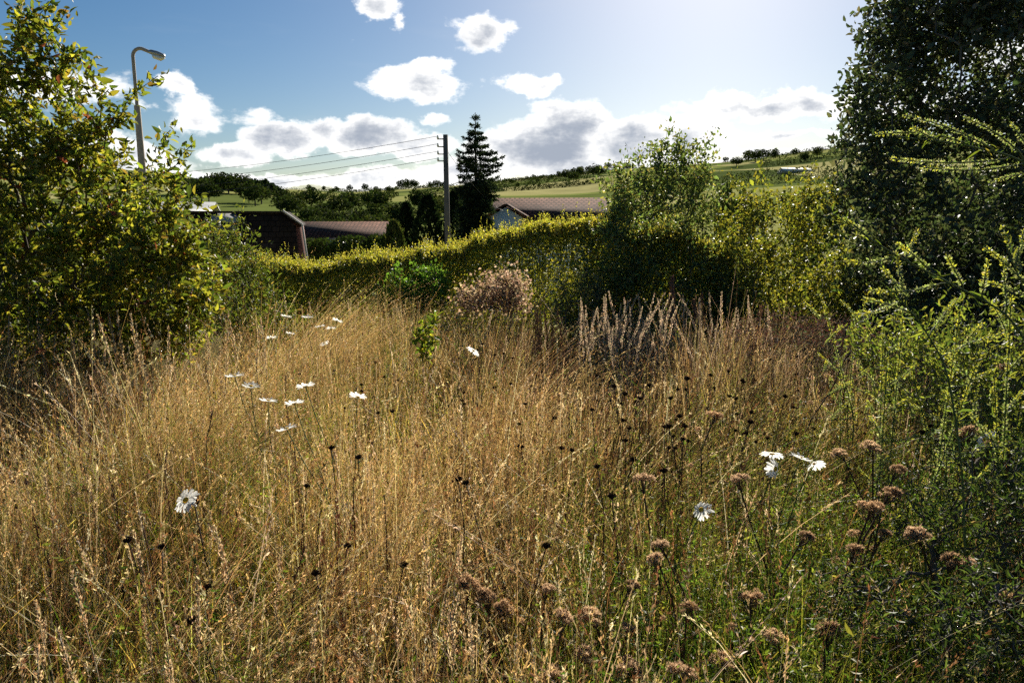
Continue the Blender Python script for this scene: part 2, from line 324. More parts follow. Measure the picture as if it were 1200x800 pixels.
def build_ground():
    rr = np.concatenate([np.linspace(.25, 12, 48), np.geomspace(12.5, 2600, 110)])
    aa = np.concatenate([np.linspace(-R(50), R(50), 261), np.linspace(R(52), R(308), 90)])
    X = rr[:, None] * np.sin(aa)[None]; Y = rr[:, None] * np.cos(aa)[None]; Z = ground(X, Y)
    V = np.stack([X, Y, Z], -1).reshape(-1, 3); nr, na = len(rr), len(aa)
    i, j = np.meshgrid(np.arange(nr - 1), np.arange(na), indexing='ij'); j2 = (j + 1) % na
    F = np.stack([i * na + j, (i + 1) * na + j, (i + 1) * na + j2, i * na + j2], -1).reshape(-1, 4)
    g = Geo(); g.add(V, F[:, ::-1], (.1, .1, .1))
    c = len(V); g.add([[0, 0, 0]], np.zeros((0, 3), int), (.1, .1, .1)); g.f.append(np.stack([np.full(na, c), (np.arange(na)), ((np.arange(na) + 1) % na)], 1)[:, ::-1])
    m = bpy.data.materials.new('ground'); m.use_nodes = True; nt = m.node_tree; N = nt.nodes.new; L = nt.links.new
    p = nt.nodes['Principled BSDF']; p.inputs['Roughness'].default_value = 1; p.inputs['Specular IOR Level'].default_value = 0
    tc = N('ShaderNodeTexCoord')
    vo = N('ShaderNodeTexVoronoi'); vo.inputs['Scale'].default_value = .012; vo.inputs['Randomness'].default_value = .8; L(tc.outputs['Object'], vo.inputs['Vector'])
    sx = N('ShaderNodeSeparateColor'); L(vo.outputs['Color'], sx.inputs[0])
    cr = N('ShaderNodeValToRGB'); L(sx.outputs[0], cr.inputs[0]); cr.color_ramp.interpolation = 'CONSTANT'
    stops = [(0, (.13, .16, .045)), (.22, (.27, .27, .09)), (.42, (.085, .11, .035)), (.6, (.36, .33, .14)), (.8, (.19, .22, .06))]
    for k, (pos, c3) in enumerate(stops):
        e = cr.color_ramp.elements[k] if k < 2 else cr.color_ramp.elements.new(pos); e.position = pos; e.color = (*c3, 1)
    nz = N('ShaderNodeTexNoise'); nz.inputs['Scale'].default_value = .05; nz.inputs['Detail'].default_value = 8; L(tc.outputs['Object'], nz.inputs['Vector'])
    mr = N('ShaderNodeMapRange'); L(nz.outputs['Fac'], mr.inputs[0]); mr.inputs[1].default_value = .3; mr.inputs[2].default_value = .7; mr.inputs[3].default_value = .8; mr.inputs[4].default_value = 1.2
    mu = N('ShaderNodeMixRGB'); mu.blend_type = 'MULTIPLY'; mu.inputs[0].default_value = 1; L(cr.outputs[0], mu.inputs[1]); L(mr.outputs[0], mu.inputs[2])
    so = N('ShaderNodeTexNoise'); so.inputs['Scale'].default_value = 9; so.inputs['Detail'].default_value = 8; L(tc.outputs['Object'], so.inputs['Vector'])
    sc = N('ShaderNodeValToRGB'); L(so.outputs['Fac'], sc.inputs[0]); sc.color_ramp.elements[0].color = (.02, .014, .008, 1); sc.color_ramp.elements[1].color = (.09, .075, .035, 1)
    ln = N('ShaderNodeVectorMath'); ln.operation = 'LENGTH'; L(tc.outputs['Object'], ln.inputs[0])
    mf = N('ShaderNodeMapRange'); L(ln.outputs['Value'], mf.inputs[0]); mf.inputs[1].default_value = 9; mf.inputs[2].default_value = 30
    mx = N('ShaderNodeMixRGB'); L(mf.outputs[0], mx.inputs[0]); L(sc.outputs[0], mx.inputs[1]); L(mu.outputs[0], mx.inputs[2]); L(mx.outputs[0], p.inputs['Base Color'])
    o = g.build('ground', m, smooth=True); o['kind'] = 'structure'
build_ground()

# ------------------------------------------------------------------ tree growing
def grow(bases, targets, step, r, bend=.12, straight=.0):
    nodes = [np.array(b, float) for b in bases]; par = [-1] * len(nodes); depth = [0.] * len(nodes)
    tg = targets[np.argsort(np.min([np.linalg.norm(targets - b, axis=1) for b in nodes], axis=0))]
    arr = np.zeros((len(nodes) + len(tg) * 6 + 2000, 3)); dep = np.zeros(len(arr)); n = len(nodes); arr[:n] = nodes
    for t in tg:
        d = np.linalg.norm(arr[:n] - t, axis=1) + .22 * dep[:n]
        k = int(np.argmin(d)); dist = np.linalg.norm(arr[k] - t); m = max(1, int(math.ceil(dist / step)))
        prev = k
        for i in range(1, m + 1):
            if n >= len(arr): break
            q = arr[k] + (t - arr[k]) * i / m + r.normal(size=3) * step * bend * (i < m) + np.array([0, 0, 1]) * math.sin(math.pi * i / m) * dist * .08
            arr[n] = q; dep[n] = dep[prev] + np.linalg.norm(q - arr[prev]); par.append(prev); prev = n; n += 1
    arr = arr[:n]; par = np.array(par); w = np.zeros(n); kids = np.zeros(n, int)
    for i in range(n - 1, -1, -1):
        w[i] = max(w[i], 1)
        if par[i] >= 0: w[par[i]] += w[i]; kids[par[i]] += 1
    return arr, par, w, kids
def make_tree(name, loc, label, cat, group, bases, targets, step, r0, rexp, leaf, cols, cw, mat, per, lsize, lw, seed, spread=.06, full=True,
              thin=6, droop=-.1, jit=.22, barkmat=None, trunkname='trunk', upright=0., crownname='crown', barkcol=(.1, .08, .06)):
    r = np.random.default_rng(seed)
    A, par, w, kids = grow(bases, targets, step, r)
    root = empty(name, loc, label, cat, group)
    loc = np.array(loc)
    idx = np.where(par >= 0)[0]; rad = r0 * w ** rexp
    g = Geo(); tubes(g, A[par[idx]] - loc, A[idx] - loc, np.minimum(rad[par[idx]], rad[idx] * 1.25), rad[idx], barkcol, 5)
    g.build(trunkname, barkmat or M_bark, root, smooth=True)
    tw = idx[w[idx] <= thin]
    L = Geo(); pos = []; ax = []
    for _ in range(per):
        t = r.uniform(0, 1, (len(tw), 1)); q = A[par[tw]] * (1 - t) + A[tw] * t
        d = norm(norm(A[tw] - A[par[tw]]) * .7 + rand_dir(len(tw), r) * .9 + np.array([0, 0, droop + upright]))
        pos.append(q + r.normal(size=q.shape) * spread * .5); ax.append(d)
    pos = np.concatenate(pos) - loc; ax = np.concatenate(ax); n = len(pos)
    sz = lsize * r.lognormal(0, .22, n)
    C = pal(n, cols, cw, jit, r)
    leaves(L, pos, ax, sz, lw, C, full, r)
    L.build(crownname, mat, root)
    return root
def blob_points(blobs, n, r, shell=.55):
    """points filling a union of ellipsoids (cx,cy,cz,rx,ry,rz), denser near their skins"""
    b = np.array(blobs, float); vol = (b[:, 3] * b[:, 4] * b[:, 5]) ** (2 / 3.); k = r.choice(len(b), n, p=vol / vol.sum())
    d = rand_dir(n, r); rad = r.uniform(0, 1, n) ** (1 / 3.); rad = shell * rad ** .5 + (1 - shell) * rad
    return b[k, :3] + d * b[k, 3:6] * rad[:, None]

def pblob(px, py, Y, rpx, rpy, ry):
    c = P(px, py, Y); return (c[0], c[1], c[2], rpx / FPX * Y, ry, rpy / FPX * Y)

GREENS = [(.125, .155, .03), (.20, .21, .035), (.34, .30, .055), (.065, .09, .022), (.24, .15, .045), (.17, .05, .035)]
def left_tree():
    r = np.random.default_rng(11); Y = 4.6
    b = [pblob(20, 330, Y, 130, 90, .8), pblob(-60, 200, Y, 130, 150, .8), pblob(60, 230, Y, 90, 90, .7), pblob(150, 300, Y, 80, 80, .6), pblob(25, 120, Y, 55, 70, .45),
         pblob(85, 185, Y, 40, 40, .4), pblob(180, 275, Y - .1, 50, 40, .4), pblob(-140, 60, Y, 120, 110, .6), pblob(45, 60, Y, 24, 42, .25), pblob(88, 135, Y, 20, 18, .18), pblob(215, 330, Y, 40, 60, .4), pblob(-200, 300, Y, 160, 120, .8), pblob(100, 380, Y, 130, 60, .7), pblob(-50, 420, Y, 140, 70, .7), pblob(190, 370, Y + .3, 70, 60, .5)]
    T = blob_points(b, 2300, r)
    spr = []   # long shoots that break the outline
    for (x0, y0, x1, y1) in [(40, 80, 75, 12), (30, 70, 22, 8), (100, 160, 186, 92), (110, 170, 150, 135), (160, 235, 200, 150), (170, 230, 225, 178), (180, 260, 235, 235), (100, 190, 128, 105),
                             (190, 300, 262, 262), (20, 60, 55, 2), (85, 140, 112, 72), (60, 90, 92, 60), (110, 215, 150, 175), (200, 290, 262, 310), (195, 250, 212, 205)]:
        a, c = P(x0, y0, Y), P(x1, y1, Y + r.uniform(-.3, .2))
        for t in np.linspace(.2, 1, 6): spr.append(a * (1 - t) + c * t + np.array([0, 0, .02 * math.sin(t * 3)]) + r.normal(size=3) * .012)
    T = np.concatenate([T, spr]); gz = ground_z(-2.9, 4.8)
    bases = [(-2.9, 4.8, gz), (-2.6, 4.7, gz), (-3.2, 4.9, gz)]
    make_tree('fruit_tree', (-2.9, 4.8, gz), 'bushy young tree with long yellow-green leaves, rising past the street lamp', 'tree', None, bases, T, .11, .0022, .40,
              None, GREENS, [4, 5, 4, 3, 1.0, .25], M_leaf, 17, .049, .42, 12, spread=.05, thin=5, droop=-.25, upright=.05)
left_tree()

def holly():
    r = np.random.default_rng(21); Y = 7.0
    b = [pblob(1130, 230, Y, 130, 110, 1.1), pblob(1100, 90, Y, 90, 90, 1.0), pblob(1200, 60, Y, 140, 130, 1.2), pblob(1100, 0, Y, 70, 60, .8), pblob(1035, 110, Y, 42, 50, .5), pblob(1020, 180, Y, 42, 40, .5),
         pblob(1020, 240, Y, 50, 45, .6), pblob(1060, 30, Y, 40, 45, .5), pblob(1180, -90, Y, 120, 110, 1), pblob(1080, 330, Y, 100, 70, 1), pblob(1280, 250, Y, 150, 160, 1.2), pblob(1290, 60, Y, 120, 160, 1.2), pblob(1185, 350, Y, 120, 70, .9), pblob(1090, 400, Y, 110, 60, .9), pblob(1220, 430, Y, 120, 60, .9)]
    T = blob_points(b, 3000, r, .75); x = P(1160, 300, Y)[0]; gz = ground_z(x, Y)
    make_tree('holly_tree', (x, Y, gz), 'tall dark evergreen tree with small glossy leaves filling the upper right corner', 'tree', None, [(x, Y, gz), (x - .25, Y, gz)], T, .16, .0024, .42,
              None, [(.065, .08, .046), (.095, .11, .062), (.15, .13, .09)], [5, 4, 1.5], M_holly, 19, .058, .55, 22, spread=.16, thin=7, full=True)
holly()

def shrubs():
    r = np.random.default_rng(31); Y = 7.9
    # airy grey-green shrub under the sun
    b = [pblob(775, 260, Y, 60, 60, .5), pblob(790, 330, Y, 90, 50, .6), pblob(785, 205, Y, 42, 40, .35), pblob(740, 235, Y, 32, 34, .3), pblob(720, 300, Y - .2, 42, 50, .4), pblob(822, 230, Y, 22, 34, .3), pblob(845, 330, Y, 40, 50, .5), pblob(780, 360, Y, 110, 40, .55), pblob(700, 350, Y, 50, 40, .4)]
    T = list(blob_points(b, 1250, r))
    for (x0, y0, x1, y1) in [(775, 230, 783, 148), (780, 220, 800, 160), (795, 225, 836, 152), (805, 230, 838, 175), (760, 230, 745, 178), (740, 240, 715, 190), (770, 220, 770, 172), (745, 255, 706, 205), (790, 200, 815, 168), (735, 240, 728, 186)]:
        a, c = P(x0, y0, Y), P(x1, y1, Y + r.uniform(-.2, .2))
        for t in np.linspace(.1, 1, 9): T.append(a * (1 - t) + c * t + r.normal(size=3) * .015)
    x = P(780, 300, Y)[0]; gz = ground_z(x, Y)
    make_tree('shrub', (x, Y, gz), 'airy grey-green shrub with upright wispy shoots, just below the sun glare', 'shrub', 'shrubs along the garden edge', [(x, Y, gz), (x - .3, Y, gz), (x + .25, Y, gz)], np.array(T), .13, .0018, .42,
              None, [(.11, .15, .06), (.17, .20, .08), (.26, .23, .09)], [4, 4, 1.4], M_leaf, 16, .042, .55, 32, spread=.10, thin=6, trunkname='stem')
    # golden shrub to its right
    Y = 7.6
    b = [pblob(905, 270, Y, 55, 45, .5), pblob(930, 320, Y, 60, 60, .6), pblob(880, 330, Y, 50, 60, .5), pblob(955, 250, Y, 34, 34, .4), pblob(865, 262, Y, 28, 34, .4), pblob(960, 350, Y, 50, 40, .5), pblob(900, 380, Y, 90, 30, .5), pblob(930, 390, Y, 100, 40, .6)]
    T = list(blob_points(b, 1000, r))
    for (x0, y0, x1, y1) in [(900, 250, 890, 200), (915, 250, 925, 205), (940, 240, 950, 200), (870, 245, 858, 205), (955, 235, 975, 210), (885, 250, 872, 218)]:
        a, c = P(x0, y0, Y), P(x1, y1, Y)
        for t in np.linspace(.1, 1, 8): T.append(a * (1 - t) + c * t + r.normal(size=3) * .015)
    x = P(910, 300, Y)[0]; gz = ground_z(x, Y)
    make_tree('shrub', (x, Y, gz), 'golden yellow-green leafy shrub between the airy shrub and the dark evergreen', 'shrub', 'shrubs along the garden edge', [(x, Y, gz), (x - .3, Y, gz), (x + .3, Y, gz)], np.array(T), .13, .0018, .42,
              None, [(.20, .21, .045), (.27, .26, .06), (.10, .125, .035)], [4, 4, 3], M_hedge, 12, .042, .55, 33, spread=.09, thin=6, trunkname='stem')
    # bright low shrub in front of the hedge
    Y = 8.0; x = P(495, 330, Y)[0]; gz = ground_z(x, Y)
    b = [pblob(495, 330, Y, 44, 24, .35), pblob(510, 345, Y, 34, 24, .3), pblob(470, 350, Y, 36, 24, .3)]
    make_tree('shrub', (x, Y, gz), 'small bright glossy green bush against the shaded face of the clipped hedge', 'shrub', 'shrubs along the garden edge', [(x, Y, gz)], blob_points(b, 240, r), .1, .0015, .42,
              None, [(.13, .23, .04), (.09, .16, .03)], [1, 1], M_leaf, 12, .036, .6, 34, spread=.06, thin=6, trunkname='stem')
    # bushes added behind, closing the garden edge; deep shade put into their leaf colour
    for px0, Y, lab, sd in [(740, 9.2, 'bush with shade-dark leaf colour behind the airy shrub', 36), (860, 9.2, 'bush with shade-dark leaf colour filling the gap behind the golden shrub', 37), (985, 9.0, 'bush with shade-dark leaf colour between golden shrub and evergreen', 38), (1075, 8.8, 'bush with shade-dark leaf colour directly behind the tall evergreen', 50), (1190, 8.8, 'bush with shade-dark leaf colour behind the evergreen at the right edge', 55), (180, 6.6, 'bush with shade-dark leaf colour behind the young tree', 39), (60, 6.6, 'dark bush behind the trunk of the young tree', 40)]:
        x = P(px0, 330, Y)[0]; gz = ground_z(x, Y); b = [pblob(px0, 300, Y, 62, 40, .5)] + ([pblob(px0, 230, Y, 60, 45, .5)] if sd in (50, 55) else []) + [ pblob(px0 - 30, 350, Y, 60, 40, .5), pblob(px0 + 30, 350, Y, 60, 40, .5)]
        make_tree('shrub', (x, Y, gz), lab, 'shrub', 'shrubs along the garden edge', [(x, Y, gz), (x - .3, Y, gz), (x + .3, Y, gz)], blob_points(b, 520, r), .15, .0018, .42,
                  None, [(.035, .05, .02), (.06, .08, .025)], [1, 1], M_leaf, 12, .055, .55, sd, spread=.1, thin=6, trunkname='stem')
    # willowy weeds left of the hedge
    Y = 6.3; x = P(265, 380, Y)[0]; gz = ground_z(x, Y)
    b = [pblob(250, 350, Y, 45, 60, .35), pblob(300, 345, Y, 38, 45, .3), pblob(240, 300, Y, 34, 50, .3), pblob(320, 380, Y, 40, 20, .3), pblob(275, 300, Y, 28, 30, .25)]
    T = list(blob_points(b, 420, r))
    for (x0, y0, x1, y1) in [(280, 340, 283, 238), (290, 330, 296, 268), (270, 320, 262, 260), (300, 340, 312, 290), (250, 300, 246, 250), (283, 300, 276, 255)]:
        a, c = P(x0, y0, Y), P(x1, y1, Y)
        for t in np.linspace(.1, 1, 10): T.append(a * (1 - t) + c * t + r.normal(size=3) * .01)
    make_tree('shrub', (x, Y, gz), 'straggly olive green shrub with thin upright sprays between the young tree and the hedge', 'shrub', 'shrubs along the garden edge', [(x - .2, Y, gz), (x, Y, gz), (x + .2, Y, gz)], np.array(T), .12, .0014, .42,
              None, [(.11, .14, .03), (.16, .17, .035), (.07, .09, .025), (.2, .14, .05)], [4, 3, 3, 1], M_leaf, 11, .038, .28, 35, spread=.07, thin=6, trunkname='stem')
shrubs()

# ------------------------------------------------------------------ clipped golden hedge
def hedge():
    r = np.random.default_rng(41)
    # hedge runs across, its right end nearer and taller
    path = [(275, 301, 9.6), (360, 298, 9.3), (450, 292, 9.0), (540, 287, 8.8), (580, 270, 8.6), (640, 254, 8.4), (700, 247, 8.2), (750, 252, 8.1), (800, 266, 8.1), (850, 290, 8.1)]
    pts = np.array([P(px, py, Y) for px, py, Y in path]); L = Geo(); st = Geo()
    seglen = np.linalg.norm(np.diff(pts[:, :2], axis=0), axis=1); cum = np.concatenate([[0], np.cumsum(seglen)]); tot = cum[-1]
    def on(s): return np.stack([np.interp(s, cum, pts[:, k]) for k in range(3)], 1)
    n = 150000; s = r.uniform(0, tot, n); c = on(s); gz = ground(c[:, 0], c[:, 1])
    depth = .55; lump = .20 * (vnoise(s, s * 0, .55, 2) - .5) + .10 * (vnoise(s, s * 0, .17, 4) - .5)
    top = c[:, 2] + lump - .11; H = top - gz
    face = r.uniform(0, 1, n)                       # 0..: front / top / back / inside
    q = np.where(face < .45, 0, np.where(face < .78, 1, np.where(face < .88, 2, 3)))
    u = r.uniform(-1, 1, n); v = r.uniform(0, 1, n) ** .8
    inset = np.abs(r.normal(0, .09, n))
    yy = np.choose(q, [-depth + inset - .0, u * depth, depth - inset, u * depth]); zz = np.choose(q, [v * H, H - inset, v * H, v * H])
    bulge = .34 * (vnoise(s, zz, .42, 6) - .5) + .16 * (vnoise(s, zz, .15, 8) - .5)
    yy = np.where(q == 0, yy + bulge - .1 * (1 - (zz / H)) , yy)
    rnd = np.clip((zz / H - .6) / .4, 0, 1) ** 2 * .30; yy = np.where(yy < 0, np.maximum(yy, -depth + rnd), np.minimum(yy, depth - rnd))
    pos = np.stack([c[:, 0], c[:, 1] + yy, gz + zz], 1) + r.normal(size=(n, 3)) * .015
    ax = norm(rand_dir(n, r) + np.array([0, -.1, .3]))
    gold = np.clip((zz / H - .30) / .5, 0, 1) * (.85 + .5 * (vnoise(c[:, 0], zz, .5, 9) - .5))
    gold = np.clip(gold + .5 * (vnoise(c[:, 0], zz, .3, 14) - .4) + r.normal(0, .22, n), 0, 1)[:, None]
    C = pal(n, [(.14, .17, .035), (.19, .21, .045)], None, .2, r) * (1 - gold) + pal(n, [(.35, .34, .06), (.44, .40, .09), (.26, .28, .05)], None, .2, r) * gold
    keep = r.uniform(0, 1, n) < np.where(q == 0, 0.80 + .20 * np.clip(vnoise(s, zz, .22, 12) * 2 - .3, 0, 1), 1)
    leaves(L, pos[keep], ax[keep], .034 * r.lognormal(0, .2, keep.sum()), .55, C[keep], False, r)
    # new shoots standing up along the top
    m = 1500; s = r.uniform(0, tot, m); c = on(s); top = c[:, 2] + .20 * (vnoise(s, s * 0, .55, 2) - .5) + .10 * (vnoise(s, s * 0, .17, 4) - .5)
    base = np.stack([c[:, 0], c[:, 1] + r.uniform(-.5, .4, m), top - .20], 1); hh = r.uniform(.08, .23, m) * (1 + .6 * (r.uniform(0, 1, m) > .92))
    tip = base + norm(np.stack([r.normal(0, .2, m), r.normal(0, .2, m), np.ones(m)], 1)) * hh[:, None]
    tubes(st, base, tip, .0025, .001, (.14, .11, .05), 3)
    for k in range(14):
        t = (k + .5) / 14; p = base * (1 - t) + tip * t
        leaves(L, p, norm(rand_dir(m, r) + np.array([0, 0, .8])), .03 * (1.1 - .4 * t) * np.ones(m), .5, pal(m, [(.42, .39, .09), (.52, .47, .13), (.32, .33, .07)], None, .2, r), False, r)
    # inner branches
    m = 220; s = r.uniform(0, tot, m); c = on(s); gz = ground(c[:, 0], c[:, 1])
    a = np.stack([c[:, 0], c[:, 1] + r.uniform(-.25, .25, m), gz], 1); b = np.stack([c[:, 0] + r.normal(0, .15, m), c[:, 1] + r.uniform(-.45, .45, m), c[:, 2] - .15], 1)
    tubes(st, a, b, .008, .003, (.09, .07, .05), 4)
    o = pts.mean(0); o[2] = ground_z(o[0], o[1])
    root = empty('hedge', o, 'clipped garden hedge with golden yellow top, rising towards its right end', 'hedge')
    L.v = [x - o for x in L.v]; st.v = [x - o for x in st.v]
    L.build('crown', M_hedge, root); st.build('stem', M_bark, root)
hedge()

# ------------------------------------------------------------------ buildings
def uvbox(o, scale=1.0):
    """box-projected UVs in metres: u along the horizontal edge, v up the face"""
    me = o.data; uv = me.uv_layers.new(name='UV')
    for p in me.polygons:
        n = p.normal; h = Vector((-n.y, n.x, 0)); h = h.normalized() if h.length > 1e-4 else Vector((1, 0, 0)); u = n.cross(h)
        if abs(u.z) > 1e-4 and u.z < 0: u = -u
        for li in p.loop_indices:
            c = me.vertices[me.loops[li].vertex_index].co; uv.data[li].uv = (c.dot(h) * scale, c.dot(u) * scale)
    return o
def prism(g, prof, x0, x1, col=(.5, .5, .5)):
    """profile in (y,z) pushed along x"""
    n = len(prof); V = [(x0, y, z) for y, z in prof] + [(x1, y, z) for y, z in prof]
    g.add(V, [[i, (i + 1) % n, (i + 1) % n + n, i + n] for i in range(n)], col)
    g.f.append(np.array([list(range(n))])[:, ::-1] + g.n - 2 * n); g.f.append(np.array([list(range(n, 2 * n))]) + g.n - 2 * n)
def slab(g, p0, p1, p2, p3, th, col=(.5, .5, .5)):
    q = np.array([p0, p1, p2, p3], float); nn = norm(np.cross(q[1] - q[0], q[3] - q[0])); b = q - nn * th
    g.add(np.concatenate([q, b]), [[0, 1, 2, 3], [7, 6, 5, 4], [0, 4, 5, 1], [1, 5, 6, 2], [2, 6, 7, 3], [3, 7, 4, 0]], col)

def mansard_house():
    A = P(331, 247.5, 30); B = P(352.5, 263.5, 30); C_ = P(359, 300, 30); gz = ground_z(A[0], A[1]) - .1; z0 = C_[2] - gz - .6
    root = empty('house', (A[0], A[1], gz), 'dark brown house with slate-hung end wall, clipped shoulders and a strip of pink brick', 'house', None, rz=R(14))
    az, bz = A[2] - gz, B[2] - gz; bx = B[0] - A[0]; cx = C_[0] - A[0]; W = 4.6; D = 6.0     # outline of the end wall, mirrored about x = -W
    half = [(cx - .12, 0), (cx - .12, z0), (bx - .1, bz - .1), (-.03, az - .1)]
    prof = half + [(-2 * W - x, z) for x, z in half[::-1]]
    def extr(g, pr, y0, y1):
        n = len(pr); V = [(x, y0, z) for x, z in pr] + [(x, y1, z) for x, z in pr]
        g.add(V, [[i, (i + 1) % n, (i + 1) % n + n, i + n] for i in range(n)], (.5, .5, .5)); g.f.append(np.array([list(range(n))])[:, ::-1] + g.n - 2 * n); g.f.append(np.array([list(range(n, 2 * n))]) + g.n - 2 * n)
    g = Geo(); extr(g, prof, .12, D); uvbox(g.build('wall', M_brick, root))
    f = Geo(); inner = [(cx - .3, .3), (cx - .3, z0), (bx - .22, bz - .08), (-.06, az - .04)]; extr(f, inner + [(-2 * W - x, z) for x, z in inner[::-1]], 0, .12); uvbox(f.build('end_wall', M_slate, root))
    r_ = Geo(); up = [(0, az), (bx, bz), (cx + .02, z0)]
    for m_ in (0, 1):
        q = [(-2 * W - x, z) if m_ else (x, z) for x, z in up]
        for (x0, z0_), (x1, z1) in [(q[0], q[1])]:
            a = [(x0, -.12, z0_), (x1, -.12, z1), (x1, D + .12, z1), (x0, D + .12, z0_)]; slab(r_, *(a if not m_ else a[::-1]), -.09 if m_ else .09)
    slab(r_, (-2 * W, -.12, az), (0, -.12, az), (0, D + .12, az), (-2 * W, D + .12, az), .09); uvbox(r_.build('roof', M_slate, root))
    v = Geo(); polytube(v, [(.02, -.16, az + .02), (bx + .03, -.16, bz + .02), (cx + .05, -.16, z0)], .045, (.5, .5, .5), 5); v.build('verge', M_verge, root)
    w = Geo(); a = P(258, 262, 29.5) - [A[0], A[1], gz]; box(w, (a[0] - .25, -.30, a[2] - .5), (a[0] + .55, -.004, a[2] + .1)); slab(w, (a[0] - .4, -.5, a[2] + .08), (a[0] + .72, -.5, a[2] + .08), (a[0] + .6, 0, a[2] + .42), (a[0] - .3, 0, a[2] + .42), .05)
    dw = w.build('dormer', M_grey, root); g2 = Geo(); box(g2, (a[0] - .15, -.32, a[2] - .4), (a[0] + .45, -.303, a[2] + .02)); g2.build('pane', M_dark, dw)
mansard_house()

def long_house():
    A, B = P(352, 261, 62), P(460, 259, 66); gz = ground_z(B[0], B[1]); ang = math.atan2(B[1] - A[1], B[0] - A[0])
    root = empty('house', (A[0], A[1], gz), 'long low building with a shallow brown roof beyond the dark house', 'house', None, rz=ang)
    L_ = math.hypot(*(B - A)[:2]); rz = A[2] - gz
    g = Geo(); prism(g, [(-3.0, 0), (3.0, 0), (3.0, rz - 1.5), (0, rz - .15), (-3.0, rz - 1.5)], 0, L_); uvbox(g.build('wall', M_brick, root))
    r_ = Geo(); slab(r_, (-.3, 0, rz), (-.3, -3.6, rz - 1.6), (L_ + .3, -3.6, rz - 1.6), (L_ + .3, 0, rz), -.1); slab(r_, (L_ + .3, 0, rz), (L_ + .3, 3.6, rz - 1.6), (-.3, 3.6, rz - 1.6), (-.3, 0, rz), -.1)
    uvbox(r_.build('roof', M_rtile, root))
    for x in (1.8, 4.2, 6.4):
        w = Geo(); box(w, (x, -3.04, rz - 2.5), (x + 1.2, -2.98, rz - 1.65)); w.build('window', M_dark, root)
    p = Geo(); slab(p, (.9, -3.3, rz - 1.3), (.9, -5.2, rz - 1.75), (2.5, -5.2, rz - 1.75), (2.5, -3.3, rz - 1.3), -.08); p.build('porch', M_dark, root)
long_house()

def bungalow():
    A = P(578, 234, 50); gz = ground_z(A[0], A[1]); z = lambda py, Y: P(0, py, Y)[2] - gz
    root = empty('bungalow', (A[0], A[1], gz), 'white bungalow with a brown tiled roof behind the hedge, beside the spiky conifer', 'bungalow', None, rz=R(-5))
    rz = A[2] - gz; ez = z(263, 46.4)
    g = Geo(); prism(g, [(-3.4, 0), (3.4, 0), (3.4, ez), (0, rz - .15), (-3.4, ez)], .3, 7.3); uvbox(g.build('wall', M_render, root))
    r_ = Geo(); slab(r_, (0.1, 0, rz), (0.1, -3.9, ez - .1), (7.6, -3.9, ez - .1), (7.6, 0, rz), -.12); slab(r_, (7.6, 0, rz), (7.6, 3.9, ez - .1), (0.1, 3.9, ez - .1), (0.1, 0, rz), -.12)
    uvbox(r_.build('roof', M_rtile, root))
    # projecting white gable on the left
    w2 = Geo(); prism(w2, [(-1.0, 0), (1.0, 0), (1.0, ez + .45), (0, ez + 1.05), (-1.0, ez + .45)], 0, 2.2)
    w2.v = [np.stack([x[:, 1] + 1.35, -x[:, 0] - 3.2, x[:, 2]], 1) for x in w2.v]; uvbox(w2.build('gable', M_render, root))
    r2 = Geo()
    for s in (-1, 1):
        a = [(1.35, -2.9, ez + 1.17), (1.35, -5.6, ez + 1.17), (1.35 + s * 1.25, -5.6, ez + .42), (1.35 + s * 1.25, -2.9, ez + .42)]
        slab(r2, *(a if s > 0 else a[::-1]), -.09)
    uvbox(r2.build('gable_roof', M_rtile, root))
    for nm, (x0, x1, y, z0, z1) in (('window', (1.0, 1.75, -5.42, ez - 1.0, ez - .1)), ('window', (3.6, 5.2, -3.42, ez - 1.3, ez - .3)), ('window', (5.6, 6.7, -3.42, ez - 1.3, ez - .3))):
        w = Geo(); box(w, (x0, y - .03, z0), (x1, y + .03, z1)); f = w.build(nm, M_render, root)
        q = Geo(); box(q, (x0 + .07, y - .045, z0 + .07), (x1 - .07, y - .033, z1 - .07)); q.build('pane', M_dark, f)
bungalow()

def small_far():
    A = P(232, 238, 48); gz = ground_z(A[0], A[1]); rz = A[2] - gz
    root = empty('house', (A[0], A[1], gz), 'pale grey metal roof glinting behind the young tree, above the dark house', 'house', None, rz=R(12))
    g = Geo(); prism(g, [(-3, 0), (3, 0), (3, rz - 1.3), (0, rz - .12), (-3, rz - 1.3)], -6, .8); uvbox(g.build('wall', M_brick, root))
    r_ = Geo(); slab(r_, (-6.3, 0, rz), (-6.3, -3.4, rz - 1.35), (1.1, -3.4, rz - 1.35), (1.1, 0, rz), -.08); slab(r_, (1.1, 0, rz), (1.1, 3.4, rz - 1.35), (-6.3, 3.4, rz - 1.35), (-6.3, 0, rz), -.08)
    r_.build('roof', M_grey, root)
    A = P(915, 214, 420); gz = ground_z(A[0], A[1])
    root = empty('barn', (A[0], A[1], gz), 'long low white-roofed farm shed on the hillside left of the dark evergreen', 'barn', None, rz=R(4))
    L_ = 16; rz = max(3.5, P(945, 207, 420)[2] - gz)
    g = Geo(); prism(g, [(-5, 0), (5, 0), (5, rz - 2), (0, rz - .1), (-5, rz - 2)], 0, L_); g.build('wall', M_grey, root)
    r_ = Geo(); slab(r_, (-.5, 0, rz), (-.5, -5.4, rz - 2.1), (L_ + .5, -5.4, rz - 2.1), (L_ + .5, 0, rz), -.1); slab(r_, (L_ + .5, 0, rz), (L_ + .5, 5.4, rz - 2.1), (-.5, 5.4, rz - 2.1), (-.5, 0, rz), -.1)
    r_.build('roof', M_render, root)
small_far()

